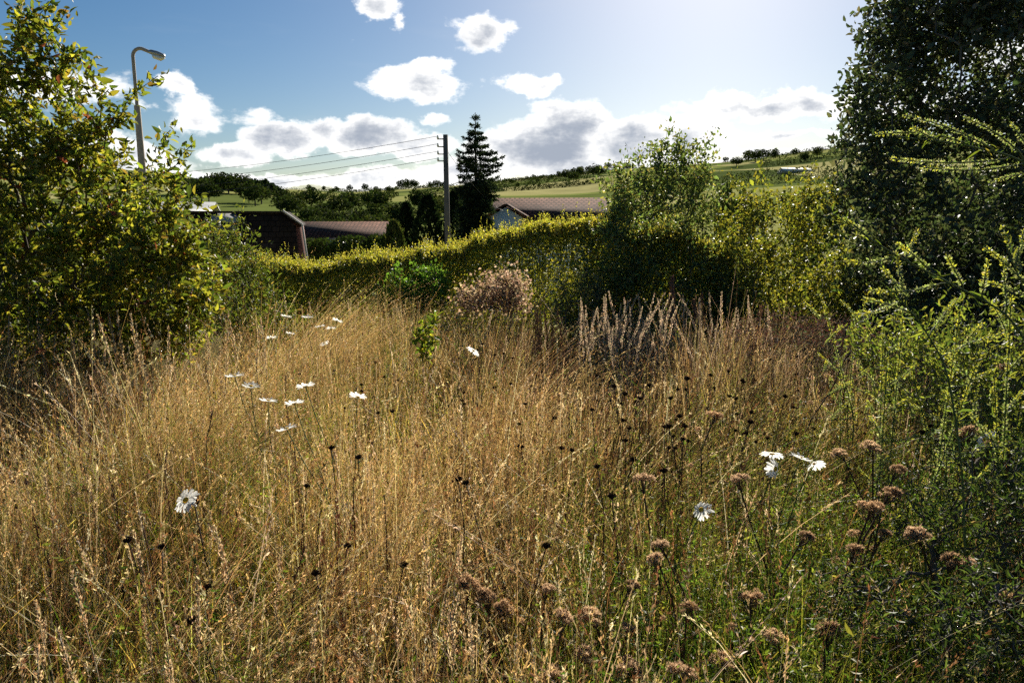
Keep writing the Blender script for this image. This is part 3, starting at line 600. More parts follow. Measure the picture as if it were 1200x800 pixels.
# ------------------------------------------------------------------ street lamp, utility pole, wires
def lamp():
    Y = 17.0; top = P(155, 57, Y); bx = top[0]; gz = ground_z(bx, Y)
    root = empty('street_lamp', (bx, Y, gz), 'tall street lamp with curved arm standing above the young tree', 'street lamp')
    H = top[2] - gz; g = Geo(); polytube(g, [(0, 0, 0), (0, 0, H * .5), (0, 0, H * .82)], [.12, .085, .065], (.5, .5, .5), 10); g.build('pole', M_conc, root, smooth=True)
    a = Geo(); th = np.linspace(0, math.pi * .58, 9); rr = .17
    pts = [(0, 0, H * .8), (0, 0, H * .9), (0, 0, H - rr)] + [(rr - rr * math.cos(t), 0, H - rr + rr * math.sin(t)) for t in th[1:]]
    e = pts[-1]; pts += [(e[0] + .10, 0, e[2] - .04), (e[0] + .17, 0, e[2] - .07)]
    polytube(a, pts, .038, (.5, .5, .5), 8); a.build('arm', M_conc, root, smooth=True)
    ex, ez = pts[-1][0], pts[-1][2]; h = Geo(); d = norm(np.array([1, 0, -.3]))
    def prof(g, rows):
        k = 10; V = []
        for (s, w_, u0, off) in rows:
            c = np.array([ex, 0, ez]) + d * s + np.array([0, 0, off])
            for i in range(k):
                t = i * 2 * math.pi / k; V.append(c + np.array([0.3 * math.sin(t) * u0, math.cos(t) * w_, math.sin(t) * u0]))
        n = len(rows); F = [[i * k + j, i * k + (j + 1) % k, (i + 1) * k + (j + 1) % k, (i + 1) * k + j] for i in range(n - 1) for j in range(k)]
        g.add(V, F, (.5, .5, .5)); g.f.append(np.array([list(range(g.n - k, g.n))])); g.f.append(np.array([list(range(g.n - n * k, g.n - n * k + k))])[:, ::-1])
    prof(h, [(-.03, .04, .03, 0), (.03, .07, .05, .01), (.18, .09, .055, .015), (.32, .06, .04, .01), (.35, .02, .015, 0)]); hd = h.build('lamp_head', M_metal, root, smooth=True)
    b = Geo(); prof(b, [(.06, .05, .015, -.045), (.09, .075, .05, -.065), (.25, .075, .055, -.065), (.33, .04, .015, -.035)]); b.build('lamp_bowl', M_glass, hd, smooth=True)
lamp()
def pole():
    Y = 27.0; top = P(522, 158, Y); x = top[0]; gz = ground_z(x, Y); H = top[2] - gz
    root = empty('utility_pole', (x, Y, gz), 'weathered wooden utility pole carrying four wires, left of the spiky conifer', 'utility pole')
    g = Geo(); polytube(g, [(0, 0, 0), (.02, 0, H * .5), (0, 0, H)], [.125, .105, .09], (.5, .5, .5), 10); g.f.append(np.array([list(range(g.n - 10, g.n))])); g.build('post', M_pole, root, smooth=True)
    zs = [H - .15, H - .42, H - .68, H - .92]
    for z in zs:
        b = Geo(); box(b, (-.30, -.02, z - .02), (-.05, .02, z + .02)); br = b.build('bracket', M_metal, root)
        i = Geo(); polytube(i, [(-.28, 0, z), (-.28, 0, z + .03), (-.28, 0, z + .08), (-.28, 0, z + .13)], [.02, .045, .03, .02], (.5, .5, .5), 8); i.build('insulator', M_glass, br, smooth=True)
    for k, z in enumerate(zs):
        w = Geo(); a = np.array([x - .28, Y, gz + z + .1]); far = P(-160, 196 + k * 9, 46)
        t = np.linspace(0, 1, 25)[:, None]; pts = a * (1 - t) + far * t; pts[:, 2] -= 1.1 * (4 * t * (1 - t))[:, 0]
        polytube(w, pts, .008, (.5, .5, .5), 4)
        tag(w.build('overhead_wire', M_wire), ['topmost of the four overhead wires running left from the utility pole', 'second from top of the four overhead wires left of the utility pole',
            'third from top of the four overhead wires left of the utility pole', 'lowest of the four overhead wires running left from the utility pole'][k], 'wire', 'overhead wires')
    w = Geo(); a = np.array([x, Y, gz + H - .5]); b_ = P(600, 250, 48); t = np.linspace(0, 1, 15)[:, None]; pts = a * (1 - t) + b_ * t; pts[:, 2] -= .5 * (4 * t * (1 - t))[:, 0]
    polytube(w, pts, .009, (.5, .5, .5), 4); tag(w.build('service_wire', M_wire), 'thin service wire sloping right from the utility pole down to the bungalow', 'wire', 'overhead wires')
pole()

# ------------------------------------------------------------------ conifers near the houses
def spruce():
    r = np.random.default_rng(51); Y = 37.0; top = P(557, 132, Y); x = top[0]; gz = ground_z(x, Y); H = top[2] - gz
    root = empty('conifer', (x, Y, gz), 'tall spiky conifer with bare thin leader and tiered branches beside the utility pole', 'tree', 'conifers by the houses')
    g = Geo(); polytube(g, [(0, 0, 0), (0, 0, H * .6), (0, 0, H)], [.2, .09, .015], (.1, .08, .06), 7)
    L = Geo(); pos = []; ax = []; tb = []
    zlo = P(0, 282, Y)[2] - gz - 2.5
    prof_z = [0, .45, .62, .68, .785, .84, .89, .93, 1.0]; prof_r = [1.0, 1.0, 1.0, 1.1, 1.3, .9, .52, .18, .04]
    z = .2 * H
    while z < H * .985:
        f = z / H; rad = np.interp(f, prof_z, prof_r); nb = 7 if f < .9 else 5; dense = f < .70
        if not dense: z += .16
        for k in range(nb + (5 if dense else 0)):
            a = r.uniform(0, 2 * math.pi); ln = rad * r.uniform(.55, 1.12); zz = z + r.uniform(-.07, .07) if not dense else z + r.uniform(-.2, .2)
            p0 = np.array([0, 0, zz]); n = 12; t = np.linspace(0, 1, n)[:, None]
            up = .14 if not dense else -.1
            pts = p0 + t * ln * np.array([math.cos(a), math.sin(a), 0]) + np.array([0, 0, 1]) * (-.22 * ln * np.sin(t * 2.2) * (1 if f < .95 else -.6) + up * ln * t ** 2)
            tubes(g, pts[:-1], pts[1:], .012, .008, (.09, .07, .05), 3)
            m = int((90 if dense else 130) * ln) + 10; tt = r.uniform(.12, 1, m); q = np.stack([np.interp(tt, t[:, 0], pts[:, i]) for i in range(3)], 1)
            sw = .13 * (1.1 - tt)[:, None] * (1.4 if dense else .9); q = q + r.normal(size=(m, 3)) * sw * np.array([1, 1, .35])
            pos.append(q); ax.append(norm(np.array([math.cos(a), math.sin(a), 0]) + rand_dir(m, r) * .9 + np.array([0, 0, -.1])))
        z += .13 if f < .9 else .22
    pos = np.concatenate(pos); ax = np.concatenate(ax); n = len(pos)
    leaves(L, pos, ax, .16 * r.lognormal(0, .2, n), .28, pal(n, [(.02, .035, .022), (.035, .05, .03)], None, .25, r), False, r)
    g.build('trunk', M_bark, root, smooth=True); L.build('crown', M_far, root)
spruce()
def columnar(px, ptop, Y, wpx, label, seed, cols=((.014, .026, .012), (.024, .038, .018)), group='conifers by the houses'):
    r = np.random.default_rng(seed); top = P(px, ptop, Y); x = top[0]; gz = ground_z(x, Y); H = top[2] - gz; w = wpx / FPX * Y * .5
    root = empty('conifer', (x, Y, gz), label, 'tree', group)
    g = Geo(); polytube(g, [(0, 0, 0), (0, 0, H * .9)], [.12, .02], (.1, .08, .06), 6); g.build('trunk', M_bark, root, smooth=True)
    n = 5200; f = r.uniform(0, 1, n) ** .85; a = r.uniform(0, 2 * math.pi, n)
    rad = w * np.clip(1 - f ** 3.2, .02, 1) ** .6 * (.85 + .35 * vnoise(a * 1.3, f * H, .8, seed)) * (1 - np.abs(r.normal(0, .12, n)))
    pos = np.stack([rad * np.cos(a), rad * np.sin(a), f * H], 1)
    L = Geo(); leaves(L, pos, norm(np.stack([np.cos(a) * .5, np.sin(a) * .5, np.ones(n)], 1) + rand_dir(n, r) * .5), .2 * r.lognormal(0, .25, n), .45, pal(n, cols, None, .25, r), False, r)
    L.build('crown', M_far, root)
columnar(501, 231, 38, 38, 'broad dark columnar conifer just left of the utility pole', 61)
columnar(476, 240, 40, 24, 'slim dark conifer, outermost on the left of the pole-side conifers', 62)
columnar(532, 226, 41, 26, 'dark columnar conifer squeezed between utility pole and spiky conifer', 63)
columnar(462, 262, 33, 26, 'short yellowish young conifer at the left foot of the dark conifers', 64, ((.06, .08, .025), (.09, .10, .03)))

# ------------------------------------------------------------------ far trees, woods and hedgerows
def far_crown(r, n, lumps, conifer=False):
    """unit crown (height 1) as leaf clumps"""
    if conifer:
        f = r.uniform(0, 1, n) ** .7; a = r.uniform(0, 2 * math.pi, n); rad = .2 * (1 - f) + .012
        rad = rad * (.65 + .35 * np.abs(np.sin(f * 26))) * (.85 + .3 * r.uniform(0, 1, n)); p = np.stack([rad * np.cos(a), rad * np.sin(a), .06 + .94 * f], 1); return p
    b = []
    for _ in range(lumps):
        d = rand_dir(1, r)[0]; b.append((d[0] * .27, d[1] * .27, .56 + d[2] * .24, r.uniform(.15, .24), r.uniform(.15, .24), r.uniform(.12, .2)))
    b = np.array(b); k = r.integers(0, len(b), n); d = rand_dir(n, r); return b[k, :3] + d * b[k, 3:] * (1 - np.abs(r.normal(0, .12, n)))[:, None]
def far_tree_mesh(seed, kind, n=900):
    r = np.random.default_rng(seed); root = empty('broadleaf_tree' if kind != 'c' else 'conifer', (0, 0, 0), 'x', 'tree')
    g = Geo(); polytube(g, [(0, 0, -.05), (0, 0, .3), (.02, 0, .6)], [.03, .024, .01], (.09, .07, .05), 5)
    for _ in range(5):
        d = rand_dir(1, r)[0]; tubes(g, [(0, 0, .3)], [(d[0] * .25, d[1] * .25, .6 + .15 * d[2])], .014, .004, (.09, .07, .05), 4)
    g.build('trunk', M_bark, root)
    p = far_crown(r, n, 16, kind == 'c'); L = Geo()
    cols = {'a': [(.028, .042, .014), (.042, .058, .018)], 'b': [(.045, .06, .02), (.065, .075, .022)], 'c': [(.012, .022, .012), (.02, .032, .016)]}[kind]
    leaves(L, p, norm(rand_dir(n, r) + np.array([0, 0, .3])), .075 * r.lognormal(0, .3, n), .8, pal(n, cols, None, .22, r), False, r)
    L.build('crown', M_far, root); return root
def place_far():
    r = np.random.default_rng(71)
    pro = {'a': [far_tree_mesh(72, 'a'), far_tree_mesh(73, 'a')], 'b': [far_tree_mesh(74, 'b'), far_tree_mesh(75, 'b')]}
    used = set()
    def put(px, py, dist, hpx, kind, label, group, wide=1.25):
        """tree whose top shows at py, hpx tall in the photograph"""
        d = ray(px, py); az = math.atan2(d[0], d[1]); x, y = dist * math.sin(az), dist * math.cos(az)
        gz = ground_z(x, y); topz = EYE + (d[2] / math.hypot(d[0], d[1])) * dist
        h = hpx / FPX * dist
        if topz - gz > h * .5: h = topz - gz       # stands on the ground, reaches the height it shows
        k = r.integers(0, 2); src = pro[kind][k]
        o = src if (kind, k) not in used else copy_tree(src); used.add((kind, k))
        w = hpx / FPX * dist * wide
        o.location = (x, y, gz - .1); o.scale = (w, w, h); o.rotation_euler = (0, 0, r.uniform(0, 6.28)); o['label'] = label; o['group'] = group
    # mid-distance belt below the green field
    lab = 'rounded dark green tree in the valley belt below the pale green field'
    for i in range(26):
        px = 330 + i * 8.5 + r.uniform(-3, 3); put(px, 241 + r.uniform(-6, 5) + (4 if px < 350 else 0), r.uniform(150, 230), 26, 'ab'[int(r.uniform() > .65)], lab, 'trees in the valley belt')
    lab = 'dark rounded tree in the lower front row of the valley belt'
    for i in range(14):
        put(228 + i * 17 + r.uniform(-5, 5), 250 + r.uniform(-4, 3), r.uniform(100, 140), 26, 'ab'[int(r.uniform() > .5)], lab, 'trees in the valley belt')
    lab = 'broad dark tree at the foot of the wooded hill on the left'
    for i in range(12): put(208 + i * 9 + r.uniform(-3, 3), 232 + r.uniform(-4, 4), r.uniform(250, 330), 24, 'a', lab, 'trees at the foot of the wooded hill')
    lab = 'tiny dark tree standing out on the skyline'
    for px, py, h in [(362, 224, 8), (380, 227, 6), (395, 226, 7), (410, 224, 8), (428, 222, 9), (440, 225, 8), (470, 219, 12), (478, 217, 13), (486, 220, 12), (505, 221, 9), (512, 219, 10),
                      (597, 216, 5), (612, 215, 5), (618, 213, 7), (625, 212, 8), (633, 213, 6), (640, 212, 6), (665, 208, 8), (672, 206, 10), (680, 208, 10), (690, 205, 9), (700, 203, 10), (712, 204, 10), (722, 202, 9), (735, 200, 10),
                      (850, 199, 7)]:
        put(px, py, r.uniform(1050, 1250), h, 'a', lab, 'trees on the skyline', 1.1)
    lab = 'small rounded tree among the hedged fields on the far hillside'
    for px, py, h in [(600, 226, 8), (607, 229, 7), (663, 222, 12), (672, 220, 13), (680, 222, 12), (655, 226, 8), (630, 222, 6), (645, 219, 6), (575, 226, 8), (695, 226, 12), (704, 224, 12), (876, 214, 14), (884, 212, 14), (893, 216, 12),
                      (905, 214, 12), (930, 207, 9), (456, 228, 9), (444, 231, 8), (520, 224, 8), (365, 236, 6), (390, 234, 6), (940, 220, 12), (955, 222, 12), (862, 214, 12)]:
        put(px, py, r.uniform(560, 820), h, 'ab'[int(r.uniform() > .6)], lab, 'trees among the far fields')
    lab = 'dark green garden tree beyond the hedge, partly hidden by the long hedge line'
    for px, py, Y_, h in [(705, 232, 60, 30), (725, 225, 70, 40), (745, 228, 75, 40), (440, 262, 46, 20), (765, 215, 90, 40), (850, 212, 90, 40), (870, 222, 80, 40), (950, 228, 60, 40)]:
        put(px, py, Y_, h, 'a', lab, 'garden trees beyond the hedge', 1.0)
    # conifer plantation covering the near hill on the left: one mass
    g = Geo(); m = 560; az = np.arctan((r.uniform(150, 345, m) - CX) / FPX); d = r.uniform(380, 640, m); x, y = d * np.sin(az), d * np.cos(az); z = ground(x, y)
    for i in range(m):
        con = i % 3 != 0; h = r.uniform(8, 12) if con else r.uniform(6, 9)
        pxx = CX + FPX * math.tan(az[i]); topy = np.interp(pxx, [150, 215, 320, 345], [206, 213, 215, 231]) + r.normal(0, 1.3) + 1; h = min(h, (EYE + (HZ - topy) / FPX * y[i]) - z[i]); n = 110
        if h < 2: continue
        p = far_crown(r, n, 8, con) * np.array([h * (.9 if con else 1.2), h * (.9 if con else 1.2), h]) + np.array([x[i], y[i], z[i]])
        leaves(g, p, norm(rand_dir(n, r) + np.array([0, 0, .4])), 1.5 * r.lognormal(0, .2, n), .8, pal(n, [(.018, .03, .015), (.028, .042, .02)], None, .2, r), False, r)
    tag(g.build('woodland', M_far), 'dense dark conifer wood covering the low hill on the left', 'woodland', kind='stuff')
    # hedgerows along field edges and clumped scrub on the hill
    g = Geo()
    def row(pa, pb, da, db, hh, n):
        a1, a2 = math.atan((pa - CX) / FPX), math.atan((pb - CX) / FPX); t = r.uniform(0, 1, n); az = a1 + (a2 - a1) * t; d = da + (db - da) * t + r.normal(0, 1.2, n)
        x, y = d * np.sin(az), d * np.cos(az); h = 1.0 * hh * (.5 + vnoise(t * 90, t * 0, 3, 5)); z = ground(x, y) + r.uniform(0, 1, n) * h
        leaves(g, np.stack([x, y, z], 1), norm(rand_dir(n, r) + np.array([0, 0, .4])), (.5 + .0007 * d) * r.lognormal(0, .25, n), .8, pal(n, [(.03, .042, .015), (.045, .058, .02)], None, .2, r), False, r)
    for a in [(560, 720, 850, 820, 3, 1800), (600, 705, 500, 540, 3, 1600), (570, 600, 520, 1150, 3, 700), (615, 640, 540, 1150, 3, 700), (665, 668, 540, 1150, 3, 700), (345, 470, 420, 430, 3, 1500), (380, 400, 420, 1000, 3, 700), (330, 560, 1180, 1180, 5, 2600), (560, 760, 1200, 1190, 5, 2200), (560, 700, 980, 900, 3, 1500), (600, 720, 760, 880, 3, 1400), (560, 690, 620, 660, 3.5, 1500), (640, 650, 660, 900, 3, 500), (700, 690, 700, 1150, 3, 700),
              (340, 440, 560, 620, 4, 1200), (440, 470, 480, 900, 3, 700), (400, 520, 850, 900, 3, 1300), (850, 980, 820, 900, 4, 1500), (840, 980, 1200, 1200, 3, 1200), (880, 980, 600, 640, 5, 1300), (500, 600, 420, 520, 5, 1500), (700, 980, 380, 380, 6, 3500)]: row(*a)
    tag(g.build('hedgerows', M_far), 'dark hedgerows dividing the fields on the far hillside', 'hedgerow', kind='stuff')
    # dark green garden hedge beyond
    g = Geo(); n = 9000; t = r.uniform(0, 1, n); a, b = P(355, 283, 36), P(470, 274, 44); c = a * (1 - t[:, None]) + b * t[:, None]; gz = ground(c[:, 0], c[:, 1])
    z = gz + (c[:, 2] - gz + .5 * (vnoise(t * 12, t * 0, 1, 3) - .5)) * r.uniform(.0, 1, n) ** .5
    leaves(g, np.stack([c[:, 0], c[:, 1] + r.uniform(-.7, .7, n), z], 1), norm(rand_dir(n, r) + np.array([0, 0, .6])), .16 * np.ones(n), .6, pal(n, [(.03, .05, .015), (.05, .075, .02)], None, .2, r), False, r)
    o = a.copy(); o[2] = ground_z(a[0], a[1]); root = empty('hedge', o, 'lower dark green garden hedge in front of the long brown roof', 'hedge'); g.v = [v - o for v in g.v]; g.build('crown', M_far, root)
place_far()

# ------------------------------------------------------------------ meadow
def scatter(n, dens, r, ymax=9.0, spread=1.0):
    """ground points in the wedge before the camera, thinning with distance; keeps clear of the camera itself"""
    az = r.uniform(-R(46), R(46), n * 3); u = r.uniform(0, 1, n * 3); d = .62 + (ymax - .62) * u ** 1.25
    x, y = d * np.sin(az), d * np.cos(az)
    keep = dens(x, y) > r.uniform(0, 1, n * 3)
    x, y = x[keep][:n], y[keep][:n]
    return x, y
def edge_y(x):                                       # where the meadow meets the shrubs and the hedge
    return np.interp(x, [-9, -4.5, -2.6, -1.8, 0, .9, 1.7, 3.2, 6, 9], [4.6, 4.6, 5.3, 7.6, 8.3, 7.8, 7.0, 6.2, 5.6, 5.6])
def greenness(x, y):
    a = sm(-.4, .5, x - .10 * y) * (1 - sm(2.6, 4.4, y)) ; b = .35 * sm(.4, .75, vnoise(x, y, .8, 21))
    right = sm(1.0, 1.9, x - .18 * y) * (1 - sm(5, 7, y))
    return np.clip(a * .95 + b + right * .7, 0, 1)
def clump(x, y, a=.36, b=.60, k=71): return sm(a, b, .65 * vnoise(x, y, .42, k) + .35 * vnoise(x, y, .16, k + 1))
def shade_corner(x, y): return sm(.25, .8, x - .12 * y) * (1 - sm(1.9, 2.8, y))  # lower right area: more herbs, and shade painted into their colour
def pinkness(x, y): return sm(3.6, 5.2, y) * sm(-.6, .6, x)
def hmap(x, y):
    return (.78 + .3 * vnoise(x, y, .42, 71)) * (.60 + .24 * vnoise(x, y, .8, 31) + .16 * vnoise(x, y, .28, 32) - .12 * sm(.5, 1.6, x - .1 * y) * (1 - sm(3, 5, y)) + .12 * sm(3, 5, np.hypot(x, y)) + .08 * sm(-.3, -1.2, x) * (1 - sm(2.6, 4, y)))
STRAW = [(.53, .39, .18), (.43, .28, .11), (.72, .59, .37), (.22, .12, .05)]
OLIVE = [(.22, .22, .05), (.28, .26, .07), (.15, .17, .04), (.34, .27, .10)]
GRN = [(.07, .12, .025), (.10, .15, .03), (.14, .17, .035), (.05, .085, .02)]
PINK = [(.44, .33, .24), (.36, .25, .18), (.52, .41, .32), (.28, .17, .11)]
def mixcol(n, x, y, r, base=False):
    g = np.clip(greenness(x, y) + r.normal(0, .28, n), 0, 1); p = np.clip(pinkness(x, y) + r.normal(0, .25, n), 0, 1)
    c = pal(n, STRAW, [3, 3, 2, 2], .2, r); o = pal(n, OLIVE, None, .2, r); k = pal(n, PINK, None, .15, r)
    c = np.where((p > .5)[:, None], k, c); c = np.where((g > .42)[:, None], o, c)
    if base: c = np.where((r.uniform(0, 1, n) < .14 + .6 * g)[:, None], pal(n, GRN, None, .2, r), c)
    return c
def panicles(g, at, n, K, x, y, r, cols, lo=.78, spread=.016, length=.007, wd=.35, along=True):
    t = r.uniform(lo, 1, (n, K, 1)); p = at(t); p2 = at(np.minimum(t + .02, 1.02))
    axis = norm((p2 - p).reshape(-1, 3)); taper = (1.15 - (t - lo) / (1 - lo)).reshape(-1, 1)
    s = np.repeat(spread if np.ndim(spread) else np.full(n, spread), K)[:, None]
    q = p.reshape(-1, 3) + rand_dir(n * K, r) * s * taper * r.uniform(.2, 1, (n * K, 1))
    C = np.repeat(cols, K, 0) * r.lognormal(0, .15, (n * K, 1))
    leaves(g, q, axis + rand_dir(n * K, r) * .55, length * r.lognormal(0, .25, n * K), wd, C, False, r)
def build_meadow():
    r = np.random.default_rng(101)
    inside = lambda x, y: (y < edge_y(x)).astype(float)
    # fine flowering stems with loose panicles
    x, y = scatter(43000, lambda x, y: inside(x, y) * (.05 + .95 * clump(x, y)) * (1 - .85 * greenness(x, y)) * (1 - .8 * shade_corner(x, y)) * (.22 + .78 * sm(1.3, 3.6, np.hypot(x, y))), r); n = len(x)
    d = np.hypot(x, y); h = hmap(x, y) * (r.normal(.98, .15, n) + .22 * (r.uniform(0, 1, n) < .12)); gz = ground(x, y); base = np.stack([x, y, gz], 1)
    a = r.uniform(0, 2 * math.pi, n); ld = norm(np.stack([np.cos(a) + .25, np.sin(a) - .2, np.zeros(n)], 1))
    # bent swathes leaning the same way
    sw = sm(.5, .75, vnoise(x, y, .8, 44))[:, None]; ld = norm(ld * (1 - .6 * sw) + np.array([.8, -.2, 0]) * sw)
    lean = np.abs(r.normal(.14, .14, n)) + .45 * sw[:, 0] + (r.uniform(0, 1, n) < .09) * r.uniform(.2, .7, n)
    w = np.maximum(.0016, .00055 * d) * r.uniform(.7, 1.4, n)
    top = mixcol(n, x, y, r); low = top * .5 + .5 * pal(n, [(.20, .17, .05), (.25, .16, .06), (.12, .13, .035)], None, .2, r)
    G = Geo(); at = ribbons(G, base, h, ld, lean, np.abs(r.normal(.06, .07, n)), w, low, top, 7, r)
    lum = top * np.array([1.1, 1.05, 1.0]) + .03
    panicles(G, at, n, 13, x, y, r, lum, lo=.86, spread=.002 + .013 * r.uniform(0, 1, n) ** 3, length=.0075, wd=.28)
    tag(G.build('dry_grass', M_dry), 'tall dry straw-coloured meadow grass with fine seed heads', 'grass', kind='stuff')
    # coarse straws: pale bleached ones and dark old ones, some snapped and leaning across
    for nm, cnt, cols, wd, lab in (('straw_stems', 4200, [(.74, .64, .46), (.60, .48, .30), (.50, .36, .18)], .0036, 'coarse bleached straws standing and leaning in the near meadow'), ('old_stems', 3600, [(.12, .065, .035), (.18, .09, .045), (.25, .13, .06)], .0030, 'old red-brown stems standing among the paler grass')):
        G = Geo(); x, y = scatter(cnt, lambda x, y: inside(x, y) * np.clip(-.3 + 1.9 * vnoise(x, y, .35, 61 + cnt), .03, 1) * (1 - .5 * greenness(x, y)), r); n = len(x); d = np.hypot(x, y)
        h = hmap(x, y) * r.uniform(.75, 1.22, n); a = r.uniform(0, 2 * math.pi, n); ld = np.stack([np.cos(a), np.sin(a), np.zeros(n)], 1); c = pal(n, cols, None, .18, r)
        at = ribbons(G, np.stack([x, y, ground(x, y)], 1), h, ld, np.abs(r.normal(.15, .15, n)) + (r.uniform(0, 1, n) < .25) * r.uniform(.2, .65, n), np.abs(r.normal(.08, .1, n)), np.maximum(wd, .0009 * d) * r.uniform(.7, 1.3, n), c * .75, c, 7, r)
        panicles(G, at, n, 16, x, y, r, c * 1.05, lo=.88, spread=.003 + .01 * r.uniform(0, 1, n) ** 2, length=.011, wd=.28)
        tag(G.build(nm, M_dry), lab, 'grass', kind='stuff')
    # broader arching blades, basal
    G = Geo()
    x, y = scatter(46000, lambda x, y: inside(x, y) * (.06 + .94 * clump(x, y, .34, .56, 81)) * (.45 + .55 * sm(1.3, 3.6, np.hypot(x, y))), r); n = len(x); d = np.hypot(x, y); h = hmap(x, y) * r.uniform(.4, .98, n)
    a = r.uniform(0, 2 * math.pi, n); ld = np.stack([np.cos(a), np.sin(a), np.zeros(n)], 1); low = mixcol(n, x, y, r, True)
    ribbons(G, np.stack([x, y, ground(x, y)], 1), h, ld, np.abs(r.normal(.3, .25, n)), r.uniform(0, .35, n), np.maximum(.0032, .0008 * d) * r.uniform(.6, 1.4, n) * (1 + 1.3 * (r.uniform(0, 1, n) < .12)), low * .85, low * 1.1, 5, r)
    tag(G.build('meadow_grass', M_green), 'green and straw grass blades filling the meadow between the dry stems', 'grass', kind='stuff')
    # leafy herbs: whorled stems with small leaves, thickest on the right and lower middle
    G = Geo()
    x, y = scatter(21000, lambda x, y: inside(x, y) * np.clip(.10 + 1.1 * greenness(x, y) + shade_corner(x, y), 0, 1) * np.clip(-.1 + 1.5 * vnoise(x, y, .35, 51), .05, 1), r); n = len(x); d = np.hypot(x, y)
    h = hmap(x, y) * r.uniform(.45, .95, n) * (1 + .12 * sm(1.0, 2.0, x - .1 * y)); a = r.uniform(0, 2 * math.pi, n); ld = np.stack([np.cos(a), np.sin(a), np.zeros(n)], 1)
    c = pal(n, [(.09, .155, .03), (.13, .19, .035), (.19, .22, .045), (.06, .10, .025), (.26, .25, .06)], None, .2, r) * (1 - .4 * shade_corner(x, y))[:, None]  # leaf colour darkened towards the lower right to stand in for shade
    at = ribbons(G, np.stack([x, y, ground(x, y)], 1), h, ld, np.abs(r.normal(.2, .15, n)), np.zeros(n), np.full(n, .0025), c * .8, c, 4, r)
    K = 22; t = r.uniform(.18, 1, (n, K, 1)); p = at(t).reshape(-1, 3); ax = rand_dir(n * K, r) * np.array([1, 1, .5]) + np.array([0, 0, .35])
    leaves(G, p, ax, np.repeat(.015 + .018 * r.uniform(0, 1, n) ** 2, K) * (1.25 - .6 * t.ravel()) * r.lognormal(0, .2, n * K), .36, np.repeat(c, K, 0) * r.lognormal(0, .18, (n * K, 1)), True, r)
    tag(G.build('meadow_herbs', M_leaf), 'low leafy green herbs growing through the grass, thickest at lower right', 'undergrowth', kind='stuff')
    # matted dead litter low down, colour darkened to paint shade into the gaps
    G = Geo(); x, y = scatter(14000, lambda x, y: inside(x, y), r); n = len(x); q = np.stack([x, y, ground(x, y) + r.uniform(.01, .28, n)], 1)
    ax = rand_dir(n, r) * np.array([1, 1, .35]); leaves(G, q, ax, r.uniform(.05, .22, n), .03, mixcol(n, x, y, r, True) * .6, False, r)
    tag(G.build('grass_litter', M_dry), 'tangled dead grass lying low between the stems', 'litter', kind='stuff')
    # fine tiny brown capsules / seed dots on wiry stems over the far middle
    G = Geo(); x, y = scatter(5200, lambda x, y: inside(x, y) * sm(1.7, 3.2, y) * (.25 + .9 * sm(-.8, .5, x)), r); n = len(x)
    d = np.hypot(x, y); h = hmap(x, y) * r.uniform(.85, 1.12, n); a = r.uniform(0, 2 * math.pi, n); ld = np.stack([np.cos(a), np.sin(a), np.zeros(n)], 1)
    c = pal(n, [(.10, .06, .035), (.16, .09, .05), (.24, .12, .05)], None, .2, r)
    at = ribbons(G, np.stack([x, y, ground(x, y)], 1), h, ld, np.abs(r.normal(.12, .1, n)), np.zeros(n), np.maximum(.0018, .0006 * d), c * 1.4, c, 4, r)
    panicles(G, at, n, 9, x, y, r, c * .7, lo=.6, spread=.03, length=.010, wd=.7)
    tag(G.build('wiry_seed_stems', M_head), 'wiry brown stems carrying tiny dark capsules across the middle of the meadow', 'seed stems', kind='stuff')
build_meadow()

